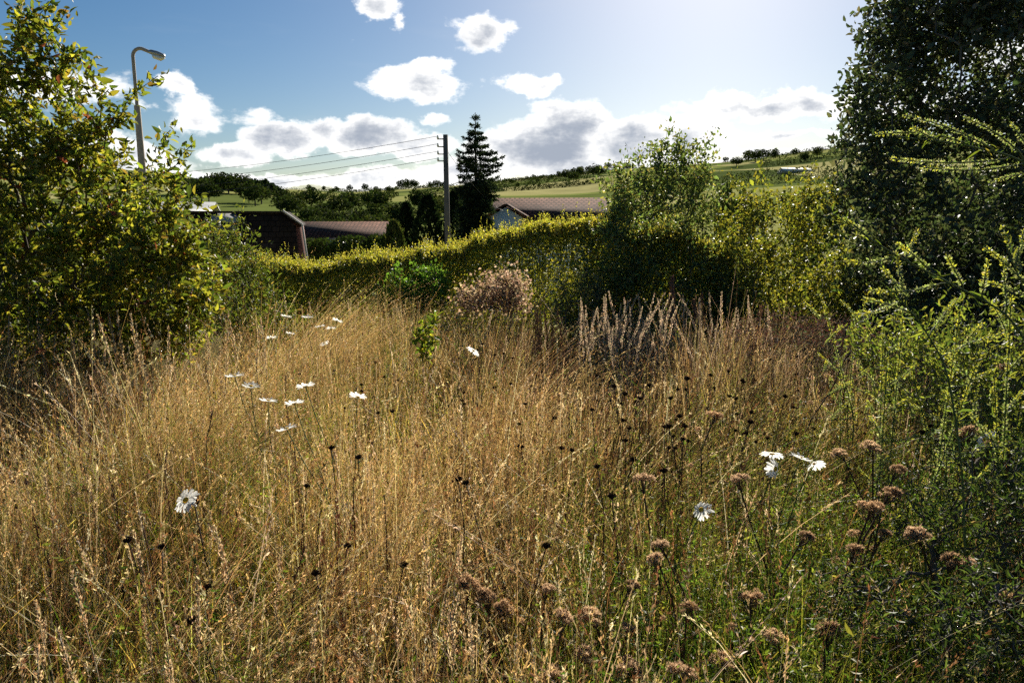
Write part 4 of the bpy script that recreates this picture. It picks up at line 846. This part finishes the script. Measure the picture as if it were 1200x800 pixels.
# ------------------------------------------------------------------ single plants standing in the meadow
def curve_pts(h, off, n=8, wob=.01, r=rng):
    t = np.linspace(0, 1, n)[:, None]; p = np.array([0, 0, h]) * t + np.array([off[0], off[1], 0]) * t ** 2; p[1:-1] += r.normal(size=(n - 2, 3)) * wob * np.array([1, 1, 0]); return p
def daisy_proto(seed, tilt, ref, npet=20, face=0.):
    """shasta daisy, unit: metres, flower about 6 cm across on a 1 m stem"""
    r = np.random.default_rng(seed); root = empty('daisy', (0, 0, 0), 'x', 'daisy', 'white daisies in the meadow')
    p = curve_pts(1.0, (.06, .02), 9, .006, r); g = Geo(); polytube(g, p, np.linspace(.0028, .0018, 9), (.10, .14, .05), 5)
    for k in range(5):
        i = 2 + k % 5; leaves(g, p[i:i + 1], norm(r.normal(size=(1, 3)) + np.array([[0, 0, .8]])), .05, .16, np.array([[.08, .12, .04]]), True, r)
    g.build('stem', M_stalk, root, smooth=True)
    c = p[-1]; ax = norm(np.array([math.sin(tilt) * math.cos(face), math.sin(tilt) * math.sin(face), math.cos(tilt)])); u = norm(np.cross(ax, [0.1, 1, .2])); v = np.cross(ax, u)
    f = Geo()
    for k in range(npet):
        a = 2 * math.pi * (k + r.uniform(-.25, .25)) / npet; d = math.cos(a) * u + math.sin(a) * v; s = np.cross(ax, d); L = .029 * r.uniform(.82, 1.08); dr = ref + r.normal(0, .15); wd = .0044 * r.uniform(.85, 1.2)
        V = []; 
        for t, w in ((.0, .45), (.3, .85), (.65, 1), (.9, .85), (1, .35)):
            m = c + d * (.007 + L * t) + ax * (.003 + dr * L * t ** 2 - .0015)
            V += [m - s * wd * w + ax * .0008, m - ax * .0004, m + s * wd * w + ax * .0008]
        F = [[3 * i + j, 3 * i + j + 1, 3 * i + j + 4, 3 * i + j + 3] for i in range(4) for j in range(2)]
        f.add(V, F, np.array([.90, .89, .84]) * r.uniform(.9, 1.05))
    fo = f.build('flower', M_petal, root)
    D = Geo(); V = []
    for i, (rr, zz) in enumerate(((.0085, 0), (.0085, .003), (.006, .0055), (.003, .0065))):
        for k in range(12):
            a = k * math.pi / 6; V.append(c + (math.cos(a) * u + math.sin(a) * v) * rr + ax * (zz + r.normal(0, .0003)))
    D.add(V, [[i * 12 + k, i * 12 + (k + 1) % 12, (i + 1) * 12 + (k + 1) % 12, (i + 1) * 12 + k] for i in range(3) for k in range(12)], (.55, .33, .03)); D.f.append(np.array([list(range(36, 48))]))
    D.build('flower_centre', M_head, fo)
    return root, np.array([.06, .02, 1.0])
def dark_head_proto(seed):
    r = np.random.default_rng(seed); root = empty('dead_flower_stalk', (0, 0, 0), 'x', 'dead flower'); off = (r.uniform(-.08, .08), r.uniform(-.05, .05))
    p = curve_pts(1.0, off, 8, .008, r); g = Geo(); polytube(g, p, np.linspace(.0026, .0015, 8), (.055, .035, .02), 4)
    sp = r.integers(3, 6); b = p[sp]; e = b + np.array([r.uniform(-.06, .06), r.uniform(-.03, .03), .10]); polytube(g, [b, (b + e) / 2 + [.01, 0, 0], e], [.0016, .0014, .0011], (.055, .035, .02), 4)
    g.build('stalk', M_stalk, root, smooth=True)
    for c, R_ in ((p[-1], .0085), (e, .0055)):
        n = 90; d = rand_dir(n, r); d[:, 2] = np.abs(d[:, 2]) * .8 - .15; q = c + d * R_ * .6; H = Geo()
        leaves(H, q, d + np.array([0, 0, .3]), R_ * .85 * r.lognormal(0, .2, n), .5, pal(n, [(.035, .02, .014), (.06, .035, .02), (.02, .012, .01)], None, .2, r), False, r)
        t = np.arange(8) * math.pi / 4; rows = [(.25, -.9), (.75, -.5), (.95, 0), (.7, .45), (.2, .7)]
        V = [c + np.array([math.cos(a) * rr * R_ * .8, math.sin(a) * rr * R_ * .8, zz * R_ * .8]) for rr, zz in rows for a in t]
        H.add(V, [[i * 8 + k, i * 8 + (k + 1) % 8, (i + 1) * 8 + (k + 1) % 8, (i + 1) * 8 + k] for i in range(4) for k in range(8)], (.03, .018, .012)); H.build('flower_head', M_head, root)
    return root, p[-1]
def fluff_proto(seed):
    """withered flower cluster: woolly buff heads on a dark stalk"""
    r = np.random.default_rng(seed); root = empty('withered_flower', (0, 0, 0), 'x', 'withered flower')
    off = (r.uniform(-.25, .1), r.uniform(-.05, .1)); p = curve_pts(1.0, off, 9, .006, r); g = Geo(); polytube(g, p, np.linspace(.0040, .0022, 9), (.075, .045, .025), 5)
    heads = []
    m = 9
    for k in range(m):
        a = r.uniform(0, 6.28); rr = .024 * math.sqrt(r.uniform(0, 1)); e = p[-1] + np.array([rr * math.cos(a), rr * math.sin(a), .006 - rr * .35 + r.uniform(-.004, .004)]); b = p[-1] - norm(p[-1] - p[-2]) * .035
        polytube(g, [b, (b + e) / 2 + (e - b) * [.2, .2, 0], e], [.0014, .001, .001], (.09, .055, .03), 3); heads.append((e, .0125 * r.uniform(.75, 1.15)))
    for k in range(r.integers(1, 4)):
        b = p[r.integers(5, 8)]; e = b + np.array([r.uniform(-.09, .09), r.uniform(-.04, .04), r.uniform(.02, .08)]); polytube(g, [b, (b + e) / 2 + [0, 0, -.01], e], [.0018, .0014, .001], (.08, .05, .03), 3); heads.append((e, .010 * r.uniform(.8, 1.2)))
    g.build('stalk', M_stalk, root, smooth=True)
    tone = pal(1, [(.42, .29, .19), (.50, .37, .25), (.48, .40, .24)], None, .05, r)[0]
    H = Geo()
    for c, R_ in heads[:m]:
        n = 260; d = rand_dir(n, r); d[:, 2] = np.where(d[:, 2] < -.3, -d[:, 2], d[:, 2]); leaves(H, c + d * R_ * .5, d + rand_dir(n, r) * .7, R_ * .42 * r.lognormal(0, .3, n), .2, tone * r.lognormal(0, .22, (n, 1)), False, r)
    H.build('flower_head', M_fluff, root)
    for c, R_ in heads[m:]:
        H = Geo(); n = 210; d = rand_dir(n, r); leaves(H, c + d * R_ * .45, d + rand_dir(n, r) * .5, R_ * .62 * r.lognormal(0, .2, n), .22, tone * r.lognormal(0, .22, (n, 1)), False, r); H.build('side_head', M_fluff, root)
    return root, p[-1]
def place(proto, used, q, rz, label, group, sc=None, tilt=.16):
    """stands a copy of the plant so that its head reaches q"""
    src, head = proto
    o = src if id(src) not in used else copy_tree(src); used[id(src)] = 1
    gz = ground_z(q[0], q[1]); s = sc or 1.0; tr = random.uniform(-tilt, tilt), random.uniform(-tilt, tilt)
    m = Euler((tr[0], tr[1], rz)).to_matrix(); h = m @ Vector(head); s = max(s, (q[2] - gz) / h.z)      # long enough to reach the soil
    o.location = Vector(q) - h * s; o.rotation_euler = (tr[0], tr[1], rz); o.scale = (s, s, s)
    o['label'] = label; o['group'] = group
    return o
def single_plants():
    r = np.random.default_rng(201); used = {}
    D = [daisy_proto(202, .25, .15), daisy_proto(203, 1.0, -.5, 18, 4.4), daisy_proto(204, .6, -.25, 19, 1.2), daisy_proto(205, 1.25, .1, 16, 3.0)]
    big = [(275, 441, 1.02, 'white daisy at the left of the pair above the meadow on the left, petals raised', 0, 0), (294, 453, 1.0, 'white daisy just right of and below its twin, petals spread wide', 0, 1), (314, 470, .98, 'small white daisy seen edge-on, below the pair on the left', 0, 2.2),
           (358, 453, 1.0, 'flat white daisy standing right of the pair, seen from the side', 0, 2), (345, 473, .97, 'ragged white daisy just under the flat one', 0, 3.5), (336, 503, .95, 'thin white daisy lowest in the left-hand group, petals level', 0, 4),
           (419, 465, .96, 'white daisy with drooping petals alone in the middle-left meadow', 0, 5), (218, 586, .88, 'white daisy with yellow centre nearest the lower left, beside dark seed heads', 2, 3), (555, 411, .98, 'lone white daisy in the middle of the meadow behind the seed heads', 2, 0),
           (905, 532, .86, 'upper left bloom of the white daisy cluster at right', 2, 0), (908, 549, .84, 'lower left bloom of the white daisy cluster at right, petals drooping', 1, 1), (938, 537, .86, 'level white daisy in the middle of the right cluster', 0, 3), (955, 543, .85, 'rightmost daisy of the right cluster, tilted', 1, 4),
           (822, 597, .80, 'single white daisy hanging sideways among green stems at lower right', 1, 5.6), (1155, 515, .92, 'white daisy beside woolly brown heads near the right edge', 2, 2)]
    for px, py, z, lab, k, rz in big: place(D[k], used, Pz(px, py, z), rz if k else 1.57 + .35 * math.sin(rz * 5 + px), lab, 'white daisies in the meadow', r.uniform(.9, 1.12), .38)
    for px, py in [(335, 371), (360, 372), (375, 383), (340, 391), (388, 385), (380, 402), (395, 376), (318, 396)]:
        q = P(px, py, 4.9 + r.uniform(-.3, .3)); place(D[[0, 0, 0, 2][r.integers(0, 4)]], used, q, r.uniform(1.2, 2), 'small far daisy in the scattered white patch before the clipped hedge', 'far patch of daisies', 1.0, .35)
    # dark seed heads
    H = [dark_head_proto(s) for s in range(211, 217)]
    near = [(150, 633, .84), (190, 641, .85), (62, 470, .98), (228, 590, .87), (388, 525, .92), (420, 536, .9), (242, 688, .74), (225, 728, .7), (370, 672, .74), (407, 640, .78), (473, 662, .75), (537, 562, .86), (546, 566, .86), (25, 425, 1.0), (108, 458, .97), (360, 570, .84), (640, 640, .76), (645, 790, .6),
            (700, 547, .86), (717, 582, .82), (742, 539, .86), (778, 552, .85), (784, 500, .9), (803, 500, .9), (796, 488, .92), (730, 493, .9), (732, 462, .95), (720, 453, .95), (750, 467, .94), (761, 452, .95), (786, 467, .93), (805, 444, .97), (862, 467, .93), (875, 508, .9), (879, 495, .9), (1080, 507, .9), (920, 465, .94)]
    labs = ['blackish dead flower head on a thin dark stalk in the near left meadow', 'blackish dead flower head on a thin dark stalk in the near right meadow']
    for px, py, z in near: place(H[r.integers(0, 6)], used, Pz(px, py, z), r.uniform(0, 6), labs[int(px > 600)], 'dark dead flower heads, near', r.uniform(.95, 1.3))
    for i in range(105):
        px = np.clip(r.normal(790, 150), 440, 1090) if r.uniform() < .78 else r.uniform(330, 620); py = r.uniform(405, 530) if px > 600 else r.uniform(395, 500)
        place(H[r.integers(0, 6)], used, Pz(px, py, r.uniform(.70, .90)), r.uniform(0, 6), 'small dark dead flower head among many in the middle of the meadow', 'dark dead flower heads across the middle', r.uniform(.6, 1.05))
    # woolly buff heads
    Fp = [fluff_proto(s) for s in range(221, 226)]
    def where(px, py):
        return 'near the right edge' if px > 1090 else 'in the dark green lower right' if px > 900 and py > 560 else 'above the daisy cluster on the right' if px > 900 else 'over the lower middle meadow' if px > 640 else 'left of the lower middle'
    for px, py, z, s in [(752, 562, .86, 1.1), (838, 487, .94, 1.2), (865, 562, .86, 1), (943, 628, .80, 1.2), (1000, 645, .78, 1.3), (1012, 388, 1.10, 1.35), (1180, 434, 1.05, 1.2), (1133, 508, .95, 1.2), (1023, 523, .92, 1.1), (1050, 550, .9, 1.1), (1022, 594, .84, 1.3), (1043, 577, .86, 1.1),
                      (660, 725, .66, 1.1), (695, 720, .66, 1.1), (735, 738, .64, 1), (775, 640, .76, 1.1), (572, 700, .68, 1.3), (548, 683, .70, 1.2), (805, 712, .66, 1.0), (645, 792, .6, 1.1), (690, 765, .62, 1.1), (1112, 655, .78, 1.2), (1130, 664, .76, 1.3), (985, 530, .9, 1.0), (850, 772, .6, 1.2), (968, 738, .64, 1.2),
                      (1075, 628, .8, 1.1), (770, 655, .75, 1.1), (1190, 700, .75, 1.2), (910, 745, .64, 1.1), (735, 785, .6, 1.2), (640, 690, .7, 1.0), (1035, 625, .8, .9), (1160, 520, .93, .9), (590, 712, .67, 1.1), (800, 790, .6, 1.1), (880, 700, .68, 1), (740, 685, .7, .9)]:
        place(Fp[r.integers(0, 5)], used, Pz(px, py, z), r.uniform(-.8, .8) + (math.pi if px < 600 else 0), 'withered flower with woolly buff head ' + where(px, py), 'withered woolly flowers', s * r.uniform(.75, 1.2), .3)
single_plants()
for o in [o for o in COL.objects if o.get('label') == 'x']:
    for c in o.children_recursive: bpy.data.objects.remove(c)
    bpy.data.objects.remove(o)

def spike_group(name, spots, cols, label, cat, group, hgt, rad, seed, dens=1.0, mat=None, lo=.6, tilt=.12):
    """upright stems with dense narrow seed spikes; a few prototypes copied"""
    r = np.random.default_rng(seed); protos = []
    for k in range(4):
        root = empty(name, (0, 0, 0), label, cat, group); p = curve_pts(1.0, (r.uniform(-.12, .12), r.uniform(-.06, .06)), 10, .006, r)
        g = Geo(); polytube(g, p, np.linspace(.0032, .0012, 10) * (1.5 if name == 'dark_stalk' else 1), np.array(cols[0]) * .8, 4); g.build('stem', M_stalk, root, smooth=True)
        n = int(260 * dens); t = r.uniform(lo, 1, n); q = np.stack([np.interp(t, np.linspace(0, 1, 10), p[:, i]) for i in range(3)], 1)
        f = np.sin(np.clip((t - lo) / (1 - lo), 0, 1) * math.pi * .92 + .15)[:, None]
        H = Geo(); d = rand_dir(n, r); leaves(H, q + d * rad * f * .7, d * .5 + np.array([0, 0, 1]), rad * .8 * r.lognormal(0, .25, n) + .003, .4, pal(n, cols, None, .2, r), False, r); H.build('seed_spike', mat or M_head, root)
        protos.append((root, p[-1]))
    used = {}
    for s in spots:
        px, py, z = s[:3]; q = Pz(px, py, z) if z < 1.3 else P(px, py, z)
        o = place(protos[r.integers(0, 4)], used, q, r.uniform(0, 6), label, group, (q[2] - ground_z(q[0], q[1])) * 1.0, tilt)
        if len(s) > 3: o['label'] = s[3]
    for pr, _ in protos:
        if id(pr) not in used:
            for c in list(pr.children): bpy.data.objects.remove(c)
            bpy.data.objects.remove(pr)
rs = np.random.default_rng(301)
spike_group('seed_spike_plant', [(640 + rs.uniform(-18, 22), 355 + rs.uniform(0, 45), 5.2 + rs.uniform(-.3, .3)) for _ in range(24)], [(.12, .07, .04), (.17, .10, .055)], 'upright brown seed spike in the dense tuft in the middle of the meadow', 'seed spike', 'brown seed spikes in the middle', .9, .010, 302)
spike_group('dock', [(788, 326, 6.2, 'tallest rusty brown dock spike under the airy shrub'), (822, 346, 6.2, 'shorter rusty dock spike right of the tallest one'), (812, 352, 6.1, 'stout rusty dock spike between the two others'), (893, 360, 5.4, 'reddish dock spike before the golden shrub')],
            [(.22, .11, .07), (.28, .15, .10)], 'rusty dock', 'dock', 'rusty docks under the shrubs', 1, .022, 303, 1.6)
spike_group('plume_grass', [(rs.normal(760, 60), rs.uniform(342, 395), 5.2 + rs.uniform(-.7, .6)) for _ in range(95)], [(.46, .36, .26), (.56, .46, .34)], 'pale feathery grass plume in the tall clump under the airy shrub', 'plume grass', 'pale plume grasses', 1, .0065, 304, .7, M_fluff, .74, tilt=.3)
spike_group('plume_grass', [(rs.uniform(0, 320), rs.uniform(360, 420), 4.0 + rs.uniform(-.4, .2)) for _ in range(34)], [(.44, .36, .24), (.36, .25, .13)], 'tall straw grass plume before the shaded foot of the young tree', 'plume grass', 'straw plumes before the young tree', 1, .008, 305, .7, M_fluff, .72)
spike_group('plume_grass', [(rs.uniform(330, 480), rs.uniform(352, 372), 6.6 + rs.uniform(-.5, .5)) for _ in range(22)], [(.44, .36, .24), (.36, .28, .13)], 'thin pale grass plume reaching up before the clipped hedge', 'plume grass', 'thin plumes before the hedge', 1, .008, 306, .7, M_fluff, .75)
spike_group('dark_stalk', [(53, 435, 1.0), (78, 455, .97), (105, 420, 1.0), (92, 500, .92), (212, 410, 1.02), (186, 405, 1.05), (173, 440, 1.0), (300, 420, 1.0), (240, 430, 1.0), (163, 600, .85), (250, 480, .95), (335, 440, .98), (375, 600, .84), (358, 640, .78), (195, 530, .9), (128, 560, .88), (30, 560, .9), (450, 580, .85), (345, 520, .9), (414, 560, .88)],
            [(.10, .05, .03), (.16, .08, .045)], 'thin dark brown stalk with small withered buds standing in the left half of the meadow', 'dead stalk', 'dark stalks in the left meadow', 1, .010, 307, .2, M_head, .45)
spike_group('plume_grass', [(rs.uniform(10, 560), rs.uniform(430, 760), z) for z in rs.uniform(.66, .9, 60)], [(.50, .40, .26), (.42, .30, .17)], 'pale seed plume of a single tall grass in the near left meadow', 'plume grass', 'near grass plumes', 1, .008, 308, .5, M_fluff, .84)

spike_group('dock', [(395, 590, .86, 'tallest of the bunch of red-brown stalks rising in the lower left-centre'), (378, 625, .80, 'left stalk of the red-brown bunch in the lower left-centre'), (412, 610, .82, 'right stalk of the red-brown bunch in the lower left-centre'), (388, 660, .74, 'shortest stalk of the red-brown bunch in the lower left-centre')],
            [(.30, .12, .05), (.24, .10, .05)], 'red-brown stalk', 'dock', 'red-brown stalk bunch', 1, .012, 309, .5, M_head, .6)
# yellow-flowered weeds leaning in from the right
def weed(name, base, pts, spikes, label, seed, group='yellow-flowered weeds on the right', fl=True, lsz=.024):
    r = np.random.default_rng(seed); tipf = .25 if seed == 401 else .6; base = np.array(base, float); root = empty(name, base, label, 'wildflower', group)
    pts = np.array(pts); full = np.concatenate([[base], pts]); 
    # smooth the stem
    t = np.linspace(0, 1, len(full)); tt = np.linspace(0, 1, 26); st = np.stack([np.interp(tt, t, full[:, i]) for i in range(3)], 1)
    for _ in range(3): st[1:-1] = (st[:-2] + 2 * st[1:-1] + st[2:]) / 4
    g = Geo(); polytube(g, st - base, np.linspace(.0034, .0014, 26), (.11, .14, .05), 6)
    L = Geo(); k = 60; i = r.integers(5, 26, k); ax = rand_dir(k, r) + np.array([-.2, 0, .3]); leaves(L, st[i] - base + r.normal(size=(k, 3)) * .004, ax, lsz * r.lognormal(0, .3, k), .14, pal(k, [(.17, .22, .04), (.26, .27, .06), (.11, .15, .04)], None, .2, r), True, r)
    for (a, b, sag) in spikes:
        a = np.array(a); b = np.array(b); n = 14; t = np.linspace(0, 1, n)[:, None]; p = a * (1 - t) + b * t; p[:, 2] += sag * np.sin(t[:, 0] * math.pi)
        j = int(np.argmin(np.linalg.norm(st - a, axis=1))); p[0] = st[j]
        ln = np.linalg.norm(b - a); polytube(g, p - base, np.linspace(.0022, .0009, n), (.13, .15, .06), 4)
        m = int(750 * ln) + 50; q = r.uniform(.12, 1, m); c = np.stack([np.interp(q, t[:, 0], p[:, i]) for i in range(3)], 1); d = rand_dir(m, r); S_ = Geo()
        m = m
        tip = q > (.8 if seed == 401 else .6)
        leaves(S_, c + d * .0032 * (1.1 - .5 * q)[:, None] - base, d + norm(b - a) * .8, .0062 if seed == 401 else .0070 * r.lognormal(0, .2, m), .5, np.where((tip & (r.uniform(0, 1, m) < tipf))[:, None] if fl else np.zeros((m, 1), bool), pal(m, [(.55, .50, .09), (.45, .42, .08)], None, .15, r), pal(m, [(.30, .34, .18), (.42, .42, .28), (.20, .24, .10)], None, .2, r)), False, r)
        S_.build('flower_spike', M_leaf, root)
    g.build('stem', M_stalk, root, smooth=True); L.build('foliage', M_leaf, root)
Y = 1.75; gx = 1.65
def q(px, py, Y_=Y): return P(px, py, Y_)
weed('wildflower', (gx, 1.8, 0), [q(1330, 420), q(1290, 260), q(1200, 185), q(1120, 168), q(1050, 160)],
     [(q(1200, 183), q(1130, 138, 1.7), .01), (q(1170, 178), q(1060, 135, 1.8), .01), (q(1140, 170), q(1025, 158, 1.8), .015), (q(1190, 185), q(1045, 186, 1.7), -.01), (q(1210, 190), q(1080, 196, 1.7), -.012), (q(1230, 200), q(1160, 213, 1.8), .004), (q(1210, 180), q(1185, 145, 1.8), 0), (q(1100, 166), q(1070, 150, 1.75), 0)],
     'uppermost wildflower branch with grey-green spikes, crossing the dark evergreen from the right edge', 401)
weed('wildflower', (1.55, 1.75, 0), [q(1250, 500), q(1190, 372), q(1130, 340), q(1050, 300), q(975, 250)],
     [(q(1050, 300), q(990, 305, 1.8), -.01), (q(1090, 318), q(1050, 285, 1.7), .006), (q(1130, 338), q(1110, 300, 1.7), 0), (q(1020, 280), q(985, 255, 1.75), .004), (q(1150, 350), q(1158, 305, 1.7), 0), (q(1110, 330), q(1020, 340, 1.7), -.012), (q(1180, 365), q(1175, 300, 1.8), 0), (q(1060, 305), q(1075, 272, 1.8), 0)],
     'long bare-stemmed wildflower arching from the right edge down to the golden shrub', 402)
weed('wildflower', (1.35, 1.9, 0), [q(1130, 560), q(1110, 430), q(1080, 380), q(1050, 345)],
     [(q(1060, 350), q(1050, 296, 1.85), 0), (q(1075, 370), q(1010, 350, 1.8), .006), (q(1090, 390), q(1120, 350, 1.9), 0), (q(1060, 350), q(1000, 368, 1.9), -.01), (q(1100, 420), q(1180, 390, 1.8), .01), (q(1065, 352), q(1035, 315, 1.8), 0)],
     'bright yellow-green wildflower with short upright yellow spikes below the arching one', 403)
weed('wildflower', (1.6, 1.9, 0), [q(1260, 520), q(1240, 420), q(1200, 340), q(1180, 290)],
     [(q(1200, 320), q(1173, 265, 1.9), 0), (q(1210, 340), q(1155, 290, 1.8), .004), (q(1215, 350), q(1150, 330, 1.8), .004), (q(1190, 310), q(1200, 270, 1.8), 0)],
     'yellow-tipped wildflower at the very right edge, level with the foot of the evergreen', 404)
def small_weeds():
    r = np.random.default_rng(411)
    spots = [(962, 345, .0), (1003, 372, 0), (1035, 385, 0), (1058, 372, 0), (1090, 405, 0), (1125, 365, 0), (1150, 410, 0), (985, 420, 0), (1070, 440, 0), (1165, 440, 0), (1110, 470, 0), (1140, 385, 0), (1190, 465, 0), (1040, 420, 0), (1185, 345, 0), (1012, 352, 0)]
    for i, (px, py, _) in enumerate(spots):
        Y_ = r.uniform(2.1, 2.9) + (1.0 if px < 1020 else 0); t = P(px, py, Y_); b = np.array([t[0] + r.uniform(-.05, .2), t[1] + .05, ground_z(t[0], t[1])]); m = b * .45 + t * .55 + np.array([r.normal(.02, .07), r.normal(0, .06), 0]); t = t + np.array([0, 0, 0])
        sp = []
        for k in range(5):
            f = .55 + .09 * k; a = b * (1 - f) + t * f; sp.append((a, a + np.array([r.uniform(-.12, .12), r.uniform(-.06, .06), r.uniform(.04, .12)]), .005))
        sp.append((m, t, 0.0)); 
        weed('wildflower', b, [m, t], sp, 'upright yellow-spiked wildflower in the bright tangle below the dark evergreen', 420 + i, 'upright wildflowers in the right tangle')
small_weeds()

def bushy(name, label, cat, blobs, n, step, per, lsize, lw, cols, mat, seed, r0=.0014, spread=.05, group=None, full=True):
    r = np.random.default_rng(seed); b = np.array(blobs); x, y = b[0, 0], b[0, 1]; gz = ground_z(x, y)
    make_tree(name, (x, y, gz), label, cat, group, [(x, y, gz), (x + .08, y, gz), (x - .08, y, gz)], blob_points(blobs, n, r), step, r0, .42, None, cols, None, mat, per, lsize, lw, seed, spread=spread, thin=6, trunkname='stem', full=full)
# feathery tangle beneath the evergreen
bushy('weed_clump', 'feathery yellow-green weed clump spilling over the right side of the meadow', 'weeds', [pblob(1090, 440, 2.9, 70, 60, .35), pblob(1150, 400, 2.9, 60, 50, .35), pblob(1190, 470, 2.7, 60, 70, .3), pblob(1040, 400, 3.1, 40, 34, .3)], 420, .07, 9, .026, .3,
      [(.17, .20, .045), (.25, .25, .06), (.10, .13, .035)], M_leaf, 451, .0012, .04, 'weed clumps on the right')
bushy('weed_clump', 'dark green leafy weed clump, tone deepened for shade, in the lower right corner', 'weeds', [pblob(1150, 620, 1.9, 70, 60, .25), pblob(1190, 560, 2.0, 60, 50, .25), pblob(1080, 600, 2.2, 50, 50, .25), pblob(1180, 720, 1.5, 60, 60, .2), pblob(1090, 730, 1.6, 60, 50, .2), pblob(1000, 700, 1.75, 50, 40, .2)], 700, .05, 7, .019, .24,
      [(.035, .06, .02), (.06, .09, .025), (.10, .12, .04)], M_leaf, 452, .001, .035, 'weed clumps on the right')  # dark greens, deepened further to carry the shade of this corner
bushy('sapling', 'small yellow-green sapling standing alone in the middle of the meadow', 'sapling', [pblob(500, 400, 4.6, 13, 24, .07), pblob(492, 385, 4.6, 10, 12, .05), pblob(507, 378, 4.6, 8, 10, .05)], 26, .06, 7, .045, .5, [(.20, .24, .035), (.10, .15, .03), (.3, .28, .04)], M_leaf, 453, .0014, .03)
bushy('dried_shrub', 'large dried brown flower clump at the foot of the hedge', 'dried shrub', [pblob(585, 337, 6.2, 24, 13, .22), pblob(598, 328, 6.2, 13, 8, .2), pblob(560, 350, 6.1, 22, 12, .2), pblob(600, 350, 6.1, 18, 13, .2), pblob(552, 348, 6.1, 10, 12, .15)], 240, .08, 14, .026, .8, [(.34, .25, .17), (.27, .19, .12), (.42, .33, .24)], M_fluff, 454, .0018, .10, full=False)
bushy('weed_clump', 'wispy grey weed clump beside the dried brown flower clump', 'weeds', [pblob(655, 345, 7.0, 26, 26, .2), pblob(690, 335, 7.0, 20, 24, .2)], 120, .09, 8, .03, .25, [(.20, .19, .13), (.13, .14, .07)], M_leaf, 455, .0012, .06, 'weed clumps at the back')
bushy('weed_clump', 'reddish brown weed tangle before the golden shrub', 'weeds', [pblob(920, 385, 4.6, 60, 18, .3), pblob(980, 392, 4.4, 50, 20, .3), pblob(870, 400, 4.8, 40, 16, .3)], 330, .07, 9, .018, .3, [(.25, .10, .07), (.30, .16, .10), (.22, .17, .07)], M_head, 456, .0011, .04, 'weed clumps at the back')
